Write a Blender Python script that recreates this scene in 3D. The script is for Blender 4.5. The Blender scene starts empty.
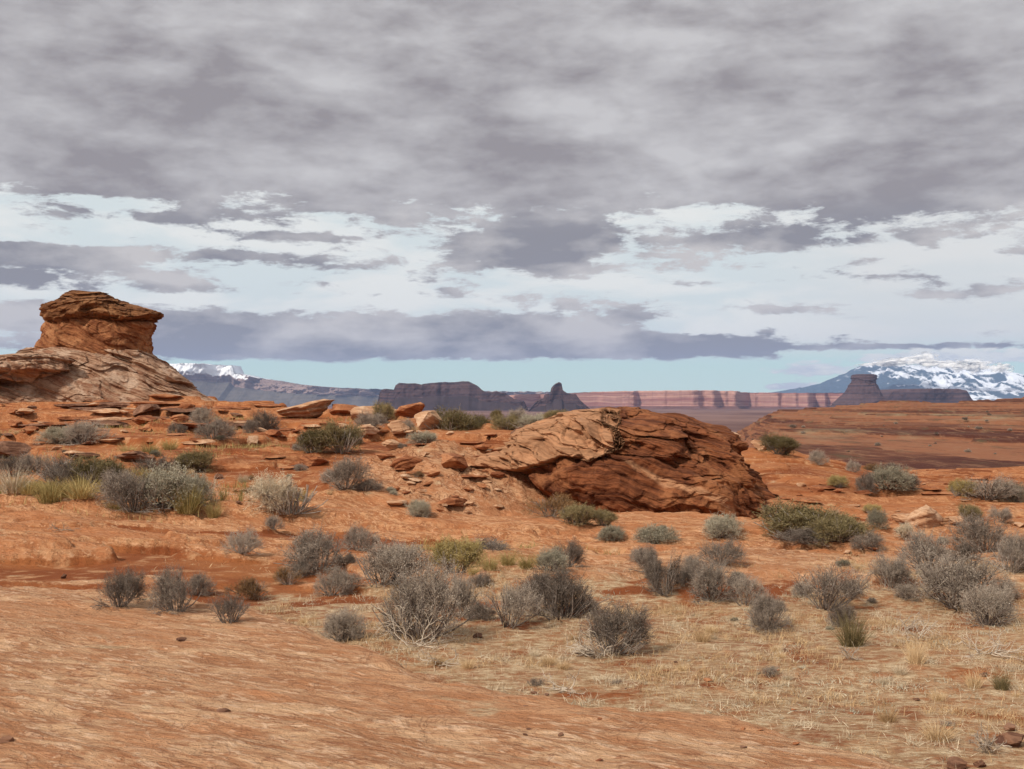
import bpy, math, random
import numpy as np
from mathutils import Vector, Matrix

SC = bpy.context.scene
COL = SC.collection
rng = np.random.default_rng(7)
random.seed(7)

# ------------------------------------------------------------------ camera, world, sun
FOC = 1200.0            # focal length in pixels for a 1024 px wide frame
CZ = 2.2                # height of the lens above the world origin
HOR = 403.0             # row of the horizon
cam_d = bpy.data.cameras.new('camera')
cam_d.sensor_width = 36.0
cam_d.lens = 36.0 * FOC / 1024.0
cam_d.clip_start = 0.1
cam_d.clip_end = 200000.0
cam = bpy.data.objects.new('camera', cam_d)
COL.objects.link(cam)
PITCH = math.atan((HOR - 384.5) / FOC)
cam.location = (0, 0, CZ)
cam.rotation_euler = (math.radians(90) + PITCH, 0, 0)
SC.camera = cam

SC.view_settings.view_transform = 'Standard'
SC.view_settings.look = 'None'
SC.view_settings.exposure = 0.0
SC.view_settings.gamma = 1.0
SC.view_settings.use_curve_mapping = False
SC.render.engine = 'CYCLES'
SC.cycles.use_denoising = True
SC.cycles.max_bounces = 5
SC.cycles.diffuse_bounces = 3
SC.cycles.glossy_bounces = 2
SC.cycles.transparent_max_bounces = 8
SC.cycles.volume_bounces = 1
SC.cycles.use_adaptive_sampling = True

SUN_EL, SUN_AZ = 42.0, 222.0     # azimuth clockwise from +Y (view direction): behind the camera, to its left
sun_d = bpy.data.lights.new('sun', 'SUN')
sun_d.energy = 3.9
sun_d.angle = math.radians(6)
sun_d.color = (1.0, 0.93, 0.83)
sun = bpy.data.objects.new('sun', sun_d)
COL.objects.link(sun)
a, e = math.radians(SUN_AZ), math.radians(SUN_EL)
sdir = Vector((math.sin(a) * math.cos(e), math.cos(a) * math.cos(e), math.sin(e)))
sun.rotation_euler = sdir.to_track_quat('Z', 'Y').to_euler()


class G:
    """a small helper that writes shader nodes"""
    def __init__(s, tree):
        s.t = tree
        s.n = tree.nodes
        s.l = tree.links
    def put(s, sock, v):
        if v is None:
            return
        if isinstance(v, bpy.types.NodeSocket):
            s.l.new(v, sock)
        else:
            if sock.type == 'RGBA' and len(v) == 3:
                v = (*v, 1)
            sock.default_value = v
    def m(s, op, a, b=None, c=None, clamp=False):
        n = s.n.new('ShaderNodeMath'); n.operation = op; n.use_clamp = clamp
        s.put(n.inputs[0], a); s.put(n.inputs[1], b); s.put(n.inputs[2], c)
        return n.outputs[0]
    def add(s, a, b): return s.m('ADD', a, b)
    def sub(s, a, b): return s.m('SUBTRACT', a, b)
    def mul(s, a, b): return s.m('MULTIPLY', a, b)
    def vm(s, op, a, b=None):
        n = s.n.new('ShaderNodeVectorMath'); n.operation = op
        s.put(n.inputs[0], a); s.put(n.inputs[1], b)
        return n.outputs['Value'] if op in ('DOT_PRODUCT', 'LENGTH') else n.outputs[0]
    def sep(s, v):
        n = s.n.new('ShaderNodeSeparateXYZ'); s.l.new(v, n.inputs[0]); return n.outputs
    def comb(s, x, y, z):
        n = s.n.new('ShaderNodeCombineXYZ')
        for i, v in enumerate((x, y, z)): s.put(n.inputs[i], v)
        return n.outputs[0]
    def rng(s, v, a, b, c=0.0, d=1.0, smooth=True):
        n = s.n.new('ShaderNodeMapRange'); n.interpolation_type = 'SMOOTHSTEP' if smooth else 'LINEAR'
        n.clamp = True
        for i, q in enumerate((v, a, b, c, d)): s.put(n.inputs[i], q)
        return n.outputs[0]
    def noise(s, v, scale, detail=4, rough=.5, dist=0., lac=2.0):
        n = s.n.new('ShaderNodeTexNoise')
        s.put(n.inputs['Vector'], v); s.put(n.inputs['Scale'], scale)
        s.put(n.inputs['Detail'], detail); s.put(n.inputs['Roughness'], rough)
        s.put(n.inputs['Distortion'], dist); s.put(n.inputs['Lacunarity'], lac)
        return n.outputs['Fac']
    def voro(s, v, scale, feature='F1'):
        n = s.n.new('ShaderNodeTexVoronoi'); n.feature = feature
        s.put(n.inputs['Vector'], v); s.put(n.inputs['Scale'], scale)
        return n.outputs['Distance']
    def mix(s, f, a, b):
        n = s.n.new('ShaderNodeMix'); n.data_type = 'RGBA'
        s.put(n.inputs[0], f); s.put(n.inputs[6], a); s.put(n.inputs[7], b)
        return n.outputs[2]
    def mapping(s, v, scale=(1, 1, 1), rot=(0, 0, 0), loc=(0, 0, 0)):
        n = s.n.new('ShaderNodeMapping')
        s.put(n.inputs['Vector'], v); n.inputs['Scale'].default_value = scale
        n.inputs['Rotation'].default_value = rot; n.inputs['Location'].default_value = loc
        return n.outputs[0]
    def rs(s, v, scale, a):
        return s.mapping(s.mapping(v, (1, 1, 1), (0, 0, a)), scale)
    def attr(s, name):
        n = s.n.new('ShaderNodeAttribute'); n.attribute_name = name; return n.outputs['Fac']
    def pos(s):
        return s.n.new('ShaderNodeNewGeometry').outputs['Position']
    def obj(s):
        return s.n.new('ShaderNodeTexCoord').outputs['Object']
    def bump(s, h, strength, dist, normal=None):
        n = s.n.new('ShaderNodeBump'); s.put(n.inputs['Height'], h)
        n.inputs['Strength'].default_value = strength; n.inputs['Distance'].default_value = dist
        if normal is not None: s.l.new(normal, n.inputs['Normal'])
        return n.outputs[0]


def build_sky():
    w = bpy.data.worlds.new('World'); SC.world = w; w.use_nodes = True
    g = G(w.node_tree); g.n.clear()
    out = g.n.new('ShaderNodeOutputWorld'); bg = g.n.new('ShaderNodeBackground')
    g.l.new(bg.outputs[0], out.inputs[0])
    bg.inputs['Strength'].default_value = 0.1
    sky = g.n.new('ShaderNodeTexSky'); sky.sky_type = 'NISHITA'; sky.sun_disc = False
    sky.sun_elevation = math.radians(SUN_EL); sky.sun_rotation = math.radians(SUN_AZ)
    sky.altitude = 1200; sky.air_density = 1.0; sky.dust_density = 0.6; sky.ozone_density = 1.6
    d = g.n.new('ShaderNodeTexCoord').outputs['Generated']
    x, y, z = g.sep(d)
    az = g.m('ARCTAN2', x, y)
    el = g.m('ARCSINE', z)
    # domain warp for ragged edges; noise lives on a flat cloud layer seen in perspective
    zz = g.add(g.m('MAXIMUM', z, 0.0), 0.075)
    px, py = g.m('DIVIDE', x, zz), g.m('DIVIDE', y, zz)
    lay = g.comb(px, py, 0.0)
    A = g.comb(az, g.mul(el, 3.2), 0.0)
    rag = g.noise(A, 17, 8, .62, .3)          # ragged outlines
    rag2 = g.noise(A, 6, 5, .55, .2)
    rag3 = g.noise(A, 55, 5, .65, .2)
    rag_s = g.add(g.add(g.mul(g.sub(rag, .5), 3.0), g.mul(g.sub(rag2, .5), 1.2)), g.mul(g.sub(rag3, .5), 1.3))

    def E(v): return math.atan((HOR - v) / FOC)
    def AZ(u): return math.atan((u - 512) / FOC)
    # coverage field
    eln = g.add(el, g.mul(g.sub(rag2, .5), .012))
    deck = g.add(g.rng(eln, E(236), E(196), -.06, .9), g.rng(eln, E(210), E(165), 0, 1.1))
    cov = deck
    # low grey bank, thick on the left and thinning out to the right
    def blob(u, v, ru, rv, amp, p=2.0):
        da = g.m('DIVIDE', g.sub(az, AZ(u)), ru / FOC)
        de = g.m('DIVIDE', g.sub(el, E(v)), rv / FOC)
        r2 = g.add(g.mul(da, da), g.mul(de, de))
        return g.mul(g.m('EXPONENT', g.mul(r2, -1.0)), amp)
    for b in [(515, 250, 95, 30, 1.3), (590, 236, 120, 18, .9), (40, 272, 140, 20, 1.3), (175, 287, 50, 9, 1.0), (40, 262, 200, 9, .5),
              (775, 244, 95, 11, 1.1), (985, 243, 85, 11, .9), (1000, 212, 150, 18, .9), (860, 222, 60, 9, .5),
              (30, 324, 130, 13, 1.1), (260, 334, 190, 24, 1.5), (480, 338, 170, 20, 1.45), (650, 348, 120, 12, 1.2), (160, 350, 260, 10, .9),
              (330, 240, 45, 5, .8), (250, 237, 55, 6, .8), (262, 258, 50, 5, .8), (380, 213, 60, 8, .5), (210, 222, 80, 5, .5), (120, 226, 70, 6, .7),
              (575, 301, 45, 9, .8), (648, 313, 45, 9, .8), (440, 294, 26, 6, .6), (765, 311, 50, 6, .75),
              (700, 285, 70, 4, .8), (818, 312, 26, 7, .65), (870, 267, 28, 3.5, .75), (990, 297, 55, 5, .8),
              (935, 302, 32, 3.5, .75), (1012, 264, 20, 5, .7), (630, 269, 80, 6, .8), (790, 348, 150, 5, .85), (735, 341, 60, 7, .6), (330, 268, 40, 4, .5), (385, 262, 30, 4, .5),
              (360, 295, 30, 4, .5), (330, 284, 50, 4, .4), (900, 350, 110, 3, .6), (560, 322, 60, 8, .7), (690, 258, 60, 4, .5), (900, 283, 60, 3, .4)]:
        cov = g.add(cov, blob(*b))
    # bright openings torn into the clouds
    for b in [(640, 222, 70, 6, -.4), (170, 270, 50, 4, -.4), (30, 250, 60, 4, -.9), (20, 303, 110, 4, -1.1), (150, 212, 70, 5, -.4),
              (230, 303, 120, 4, -.5), (700, 214, 80, 6, -.4), (640, 285, 60, 4, -.4), (930, 226, 70, 6, -.4)]:
        cov = g.add(cov, blob(*b))
    low = g.rng(el, E(369), E(356), 0.0, 1.0)
    right = g.rng(az, AZ(700), AZ(900), 0.0, 1.0)
    low = g.m('MAXIMUM', low, g.mul(right, g.rng(el, E(356), E(346), 0, 0)))
    cov = g.mul(cov, low)
    cov = g.add(cov, g.mul(g.mul(rag_s, 1.15), low))
    alpha = g.rng(cov, .22, .78)
    # tone inside the clouds
    t1 = g.noise(g.mapping(lay, (1, 1.0, 1), (0, 0, .35)), .62, 4, .50, .35)
    t2 = g.noise(g.rs(g.comb(az, g.mul(el, 2.7), 3.0), (1, 1, 1), -.10), 8.6, 5, .52, .2)
    t3 = g.noise(g.comb(az, g.mul(el, 2.3), 7.0), 24, 6, .55, .15)
    tone = g.add(g.add(g.mul(t1, .24), g.mul(t2, .50)), g.mul(t3, .26))
    c = g.mix(g.rng(tone, .40, .60, smooth=False), (.315, .29, .30), (.60, .585, .59))
    tone = g.add(tone, g.mul(g.rng(el, E(358), E(312), -.05, .05), g.rng(el, E(290), E(305), 0, 1)))
    gapk = g.rng(el, E(238), E(190), 0.0, 1.0)
    tone = g.sub(tone, g.mul(g.rng(el, E(275), E(215), 0, 1), g.mul(g.sub(1.0, gapk), .07)))
    c = g.mix(gapk, g.mix(g.rng(tone, .42, .57, smooth=False), (.28, .27, .29), (.62, .59, .575)), c)
    # the edges are thin, the core is dense
    c = g.mix(g.rng(cov, .75, .36, 0, .5), c, (.62, .66, .69))
    # clear and thinly veiled sky between the clouds
    thin = g.noise(g.comb(az, g.mul(el, 4.0), 1.0), 7, 5, .55, .3)
    veil = g.mix(g.rng(thin, .40, .60), (.71, .78, .78), (.85, .86, .83))
    veil = g.mix(g.mul(right, .6), veil, (.76, .76, .74))
    clear = g.mix(.10, (.60, .88, .75), g.vm('MULTIPLY', sky.outputs[0], (.1, .1, .1)))
    clear = g.mix(g.rng(el, E(392), E(350), 0, .5), g.mix(.75, clear, (.72, .88, .76)), clear)
    back = g.mix(g.rng(el, E(368), E(338)), clear, veil)
    allc = g.mix(alpha, back, c)
    # small bright cumulus low on the right
    pf = g.mapping(A, (1, 1, 1), (0, 0, 0), (4, 2, 0))
    pn = g.noise(pf, 42, 6, .6, .1)
    puff = g.add(g.add(blob(810, 371, 40, 7, 1.), blob(790, 387, 26, 6, 1.)), g.add(blob(950, 360, 95, 8, 1.3), blob(640, 388, 60, 3, .35)))
    pa = g.rng(g.add(puff, g.mul(g.mul(g.sub(pn, .5), 2.4), g.m('MINIMUM', g.mul(puff, 2.0), 1.0))), .35, .75)
    allc = g.mix(pa, allc, g.mix(g.rng(g.sub(pn, g.mul(g.sub(el, E(375)), -9.)), .35, .7), (.60, .62, .66), (.88, .87, .80)))
    # above the frame the unseen layer is brightened to add light on the ground
    up = g.rng(el, math.radians(19.5), math.radians(50))
    over = g.mix(g.rng(t1, .3, .7), (.60, .61, .63), (.90, .89, .88))
    allc = g.mix(up, allc, over)
    # never a hard clear-sky tint behind the camera: the layer continues there
    back_az = g.rng(g.m('ABSOLUTE', az), .6, 1.2)
    allc = g.mix(g.mul(back_az, g.rng(el, -.02, .05)), allc, g.mix(g.rng(t1, .3, .7), (.50, .51, .53), (.76, .75, .73)))
    g.l.new(g.vm('MULTIPLY', allc, (10, 10, 10)), bg.inputs['Color'])


build_sky()

# ------------------------------------------------------------------ numpy noise
def _hash(ix, iy, iz, seed):
    h = (ix.astype(np.int64) * 374761393 + iy.astype(np.int64) * 668265263 + iz.astype(np.int64) * 2147483647 + seed * 1274126177) & 0xffffffff
    h = ((h ^ (h >> 13)) * 1274126177) & 0xffffffff
    h = (h ^ (h >> 16)) & 0xffffffff
    return h / 4294967295.0 * 2 - 1

def vnoise(x, y, z=None, seed=0):
    x = np.asarray(x, float); y = np.asarray(y, float)
    z = np.zeros_like(x) if z is None else np.asarray(z, float)
    ix, iy, iz = np.floor(x), np.floor(y), np.floor(z)
    fx, fy, fz = x - ix, y - iy, z - iz
    fx, fy, fz = [f * f * f * (f * (f * 6 - 15) + 10) for f in (fx, fy, fz)]
    r = 0
    for dx in (0, 1):
        for dy in (0, 1):
            for dz in (0, 1):
                w = (fx if dx else 1 - fx) * (fy if dy else 1 - fy) * (fz if dz else 1 - fz)
                r = r + w * _hash(ix + dx, iy + dy, iz + dz, seed)
    return r

def fbm(x, y, z=None, seed=0, oct=4, gain=.5, lac=2.03):
    r, a, n = 0, 1.0, 0
    z = np.zeros_like(np.asarray(x, float)) if z is None else z
    for i in range(oct):
        r = r + a * vnoise(x, y, z, seed + i * 17); n += a
        x, y, z = x * lac + 3.1, y * lac + 1.7, z * lac + 5.3; a *= gain
    return r / n * 1.6

def sstep(a, b, x):
    t = np.clip((x - a) / (b - a), 0, 1); return t * t * (3 - 2 * t)

def ledges(q, sharp=.75):
    """staircase with rounded treads: risers take (1-sharp) of each step"""
    f = np.floor(q); t = q - f
    return f + sstep(sharp, 1.0, t)

def plates(x, y, z, seed):
    """random value per broken block (Worley cells), -1..1"""
    ix, iy, iz = np.floor(x), np.floor(y), np.floor(z)
    best = np.full(x.shape, 9.); val = np.zeros(x.shape)
    for dx in (-1, 0, 1):
        for dy in (-1, 0, 1):
            for dz in (-1, 0, 1):
                cx, cy, cz = ix + dx, iy + dy, iz + dz
                d = (cx + .5 + .45 * _hash(cx, cy, cz, seed) - x) ** 2 + (cy + .5 + .45 * _hash(cx, cy, cz, seed + 1) - y) ** 2 + (cz + .5 + .45 * _hash(cx, cy, cz, seed + 2) - z) ** 2
                m = d < best
                best = np.where(m, d, best); val = np.where(m, _hash(cx, cy, cz, seed + 3), val)
    return val

# ------------------------------------------------------------------ objects
def mesh_np(name, V, F, mat, parent=None, smooth=True, attrs=None, mats=None):
    me = bpy.data.meshes.new(name)
    V = np.ascontiguousarray(V, np.float32)
    if isinstance(F, np.ndarray):
        nf, k = F.shape
        me.vertices.add(len(V)); me.vertices.foreach_set('co', V.ravel())
        me.loops.add(nf * k); me.loops.foreach_set('vertex_index', np.ascontiguousarray(F, np.int32).ravel())
        me.polygons.add(nf); me.polygons.foreach_set('loop_start', np.arange(0, nf * k, k, dtype=np.int32))
        me.polygons.foreach_set('loop_total', np.full(nf, k, np.int32))
        me.update(calc_edges=True)
    else:
        me.from_pydata(V.tolist(), [], F)
    if smooth:
        me.polygons.foreach_set('use_smooth', np.ones(len(me.polygons), bool))
    for k, v in (attrs or {}).items():
        at = me.attributes.new(k, 'FLOAT', 'POINT'); at.data.foreach_set('value', np.ascontiguousarray(v, np.float32))
    me.materials.append(mat)
    o = bpy.data.objects.new(name, me); COL.objects.link(o)
    if parent is not None: o.parent = parent
    return o

def tag(o, label=None, cat=None, group=None, kind=None):
    if label: o['label'] = label
    if cat: o['category'] = cat
    if group: o['group'] = group
    if kind: o['kind'] = kind
    return o

def empty(name, loc=(0, 0, 0), rz=0.0, scale=(1, 1, 1)):
    o = bpy.data.objects.new(name, None); COL.objects.link(o)
    o.empty_display_size = .2; o.location = loc; o.rotation_euler = (0, 0, rz); o.scale = scale
    return o

def at(u, v, Y):
    """world point on the ray of photo pixel (u, v) at forward distance Y"""
    return Vector(((u - 512) / FOC * Y, Y, CZ - (v - HOR) / FOC * Y))

def grid_faces(nu, nv, wrap=False):
    i = np.arange(nv - 1)[:, None]; j = np.arange(nu if wrap else nu - 1)[None, :]
    a = i * nu + j; b = i * nu + (j + 1) % nu; c = (i + 1) * nu + (j + 1) % nu; d = (i + 1) * nu + j
    return np.stack([a, b, c, d], -1).reshape(-1, 4)

# ------------------------------------------------------------------ ground
COLS = {
    -300: [(20, 505), (35, 470), (45, 440), (60, 415), (80, 390), (110, -1), (200, -10)],
    0: [(14, 585), (18, 545), (24, 507), (29, 496), (35, 474), (45, 448), (55, 428), (66, 412), (76, 398), (90, 386), (120, -2), (200, -10)],
    100: [(14, 585), (18, 545), (24, 510), (30, 490), (36, 468), (45, 442), (55, 424), (66, 409), (76, 399), (90, 392), (120, -2), (200, -10)],
    200: [(14, 587), (18, 550), (24, 514), (30, 492), (37, 465), (45, 440), (55, 420), (66, 404), (76, 397), (90, .2), (130, -3), (200, -10)],
    262: [(14, 587), (18, 552), (24, 518), (30, 492), (38, 464), (46, 440), (55, 423), (66, 405), (76, 402), (90, -.6), (130, -4), (200, -10)],
    320: [(14, 587), (18, 553), (24, 524), (30, 498), (38, 464), (46, 440), (55, 420), (62, 412), (72, -.9), (100, -3), (200, -12)],
    400: [(14, 587), (18, 555), (24, 532), (28, 515), (34, 488), (42, 455), (52, 428), (60, 413), (68, -1.0), (100, -4), (200, -14)],
    500: [(14, 587), (18, 556), (24, 534), (28, 526), (34, 500), (40, 470), (48, 440), (55, 418), (63, -1.2), (100, -5), (200, -15)],
    600: [(14, 587), (18, 558), (24, 534), (28, 530), (34, 512), (40, 485), (48, 455), (55, 432), (63, 420), (80, -3.5), (200, -15)],
    700: [(14, 587), (18, 560), (24, 534), (28, 528), (34, 508), (42, 475), (50, 455), (60, 440), (80, -4.0), (200, -12)],
    780: [(14, 587), (18, 565), (22, 544), (28, 520), (35, 492), (42, 470), (50, 455), (65, -3.0), (110, -6), (200, -10)],
    900: [(14, 590), (18, 566), (22, 548), (28, 522), (35, 500), (45, 482), (60, 472), (80, -4.8), (110, -6.2), (200, -9)],
    1024: [(14, 590), (18, 566), (22, 550), (28, 522), (35, 502), (45, 484), (60, 472), (80, -5.0), (110, -6.4), (200, -9)],
    1400: [(14, 590), (18, 566), (22, 550), (28, 522), (35, 502), (45, 484), (60, 472), (80, -5.0), (110, -6.4), (200, -9)],
}
FAR_L = [(400, -30), (900, -50), (3000, -72), (5000, -78), (9000, -80), (80000, -80)]
FAR = {
    -300: FAR_L, 0: FAR_L, 100: FAR_L, 200: FAR_L, 262: FAR_L, 320: FAR_L, 400: FAR_L, 500: FAR_L, 600: FAR_L,
    700: [(400, -24), (900, -34), (1500, -50), (3000, -72), (9000, -80), (80000, -80)],
    780: [(250, -9.5), (400, -10.5), (600, -10), (900, -7.0), (1200, -40), (3000, -75), (9000, -80), (80000, -80)],
    900: [(250, -9.5), (400, -9.5), (600, -5.0), (900, 2.0), (1200, -20), (3000, -75), (9000, -80), (80000, -80)],
    1024: [(250, -9.5), (400, -9.0), (600, -4), (900, 4.0), (1200, -15), (3000, -75), (9000, -80), (80000, -80)],
    1400: [(250, -9.5), (400, -8), (600, -2), (900, 8.0), (1200, -10), (3000, -75), (9000, -80), (80000, -80)],
}
US = np.array(sorted(COLS), float)
LK = np.linspace(math.log(3), math.log(80000), 900)
_tab = []
for u_ in sorted(COLS):
    ys, zs = [3, 9, 12.5], [-2.05, -2.15, -2.18]
    for Y_, v_ in COLS[u_]:
        ys.append(Y_); zs.append(-(v_ - HOR) / FOC * Y_ if v_ > 300 else v_)
    for Y_, v_ in FAR[u_]:
        ys.append(Y_); zs.append(v_)
    r_ = np.interp(LK, np.log(ys), zs)
    k_ = np.exp(-np.linspace(-2, 2, 13) ** 2); k_ /= k_.sum()
    r_ = np.convolve(np.pad(r_, 6, 'edge'), k_, 'valid')
    _tab.append(r_)
TAB = np.array(_tab)
# edge of the foreground slab, as distance for each x
EX = np.array([-40, -8, -4.9, -2.7, -.77, .52, 1.5, 1.76, 2.4, 3.2, 6, 40.])
EY = np.array([30, 14.2, 12.3, 10.9, 8.5, 7.5, 6.75, 6.5, 5.6, 4.2, -1, -20.])

def ground(x, y, detail=True):
    x = np.asarray(x, float); y = np.asarray(y, float)
    yy = np.maximum(y, 4.0)
    u = np.clip(512 + FOC * x / yy, -299.9, 1399.9)
    ly = np.clip((np.log(yy) - LK[0]) / (LK[1] - LK[0]), 0, len(LK) - 1.001)
    j = np.floor(ly).astype(int); fj = ly - j
    i = np.clip(np.searchsorted(US, u, 'right') - 1, 0, len(US) - 2)
    fi = (u - US[i]) / (US[i + 1] - US[i]); fi = fi * fi * (3 - 2 * fi) * .6 + fi * .4
    z = (TAB[i, j] * (1 - fj) + TAB[i, j + 1] * fj) * (1 - fi) + (TAB[i + 1, j] * (1 - fj) + TAB[i + 1, j + 1] * fj) * fi
    near = sstep(120, 60, y)
    # foreground slab
    ed = np.interp(x + .35 * vnoise(y * .9, x * .7, seed=5), EX, EY)
    ns = fbm(x * .9, y * .9, seed=9, oct=3)
    sd = ed - y + .28 * ns + .10 * fbm(x * 4, y * 4, seed=19, oct=3)
    slab = sstep(-.75, .35, sd)
    slab2 = sstep(-.25, .02, sd) 
    z = z + slab * .27 + slab2 * .07 + .05 * sstep(0, 3, sd)
    # bedrock shelves showing through the sand
    st = fbm(x * .13 + .12 * y, y * .33, seed=21, oct=4, gain=.55)
    mid = sstep(12.5, 15, y) * sstep(95, 60, y)
    ledge_line = np.exp(-((y - 23.5 - .03 * (x - 1) ** 2 * 0 - .5 * vnoise(x * .4, y * 0, seed=3)) / 1.3) ** 2) * sstep(-7, -4, x) * sstep(13, 9, x)
    m = st + .55 * ledge_line - .35 * sstep(8, 11, x) * 0 + .25 * sstep(4.5, 9, x) * sstep(30, 20, y) + .45 * sstep(-2.5, -5, x) * sstep(25, 22, y)
    shelf = sstep(-.02, .03, m) * mid
    z = z + shelf * .13 + sstep(.28, .32, m) * mid * .11 + sstep(.55, .58, m) * mid * .09
    # the apron left of the big outcrop
    ap = np.exp(-(((x + 1.8) / 2.9) ** 2 + ((y - 31.8) / 3.4) ** 2) ** 1.3)
    aprn = sstep(.1, .5, ap)
    z = z + ap * 1.35 + aprn * .045 * ledges(5 * fbm(x * .9 + 3, y * .6 + x * .3, seed=77, oct=4), .85)
    z = z - .36 * np.exp(-(((x - 2.2) / 4.6) ** 2 + ((y - 27.6) / 2.0) ** 2) ** 1.5)
    # rubble slope on the left, terraced
    sl = sstep(34, 44, y) * sstep(110, 92, y) * sstep(6, -2, x)
    q = (z + .22 * fbm(x * .25, y * .25, seed=31, oct=4)) / .42
    z = z * (1 - .75 * sl) + (ledges(q, .86) * .42) * .75 * sl
    slick = np.clip(np.maximum.reduce([slab2, shelf * .9, aprn, sl * sstep(-.3, .3, fbm(x * .2, y * .3, seed=41))]), 0, 1)
    # distant bench land on the right
    hill = sstep(85, 120, y)
    amp = hill * np.clip(y / 900, 0, 1) * sstep(2500, 1300, y)
    z = z + amp * 6.5 * fbm(x / 110., y / 150., seed=51, oct=6, gain=.55) * sstep(.0, .12, x / yy)
    q2 = (z + amp * 1.2 * vnoise(x / 60, y / 90, seed=55)) / 1.6
    hb = hill * sstep(2000, 1000, y)
    z = z * (1 - .9 * hb) + (ledges(q2, .85) * 1.6) * .9 * hb
    z = z + sstep(2500, 5000, y) * 9 * fbm(x / 1500., y / 1500., seed=57, oct=4)
    if detail:
        z = z + near * (.035 * fbm(x * .8, y * .8, seed=61, oct=5) * (1 - .4 * slick) + .10 * fbm(x * .22, y * .22, seed=62, oct=3) * mid)
        rip = fbm(x * .9 - y * .5, y * 4.0 + x * 2.2, seed=71, oct=5, gain=.6)
        z = z + near * slick * .026 * rip * sstep(70, 30, y)
        z = z + near * slick * .035 * (ledges(4.5 * fbm(x * .35, y * .8 + x * .12, seed=75, oct=3), .85)) * sstep(50, 25, y) * sstep(11, 17, y)
    bd = (y + .62 * x + .55 * fbm(x * .35, y * .35, seed=111, oct=4)) * 1.9
    bt = bd - np.floor(bd); bamp = np.clip(_hash(np.floor(bd), np.floor(bd) * 0, np.floor(bd) * 0, 5) * .8 + .5, 0, 1) * sstep(-.1, .35, fbm(x * .55 + 9, y * .5, seed=112, oct=3))
    z = z + slab2 * .038 * bamp * bt * (1 - sstep(.93, 1.0, bt)) * sstep(16, 12, y)
    litter = sstep(.15, -.35, sd) * sstep(15.5, 12.0, y + 1.2 * ns - .8 * sstep(2, 6, x)) * sstep(-4.6, -2.2, x + ns * .6) * (1 - slab2)
    return z, slick, litter, hb * 1.0 - aprn * near

def gz(x, y):
    return float(ground(np.array([x]), np.array([y]))[0][0])

_RY = np.geomspace(4.5, 1500, 5200)
def find(u, v, far=False):
    """where the ray of photo pixel (u, v) first meets the ground"""
    x = (u - 512) / FOC * _RY
    z = ground(x, _RY)[0]
    ray = -(v - HOR) / FOC * _RY
    hit = np.nonzero(ray <= z)[0]
    k = hit[0] if len(hit) else len(_RY) - 1
    return float(x[k]), float(_RY[k]), float(z[k])


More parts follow.
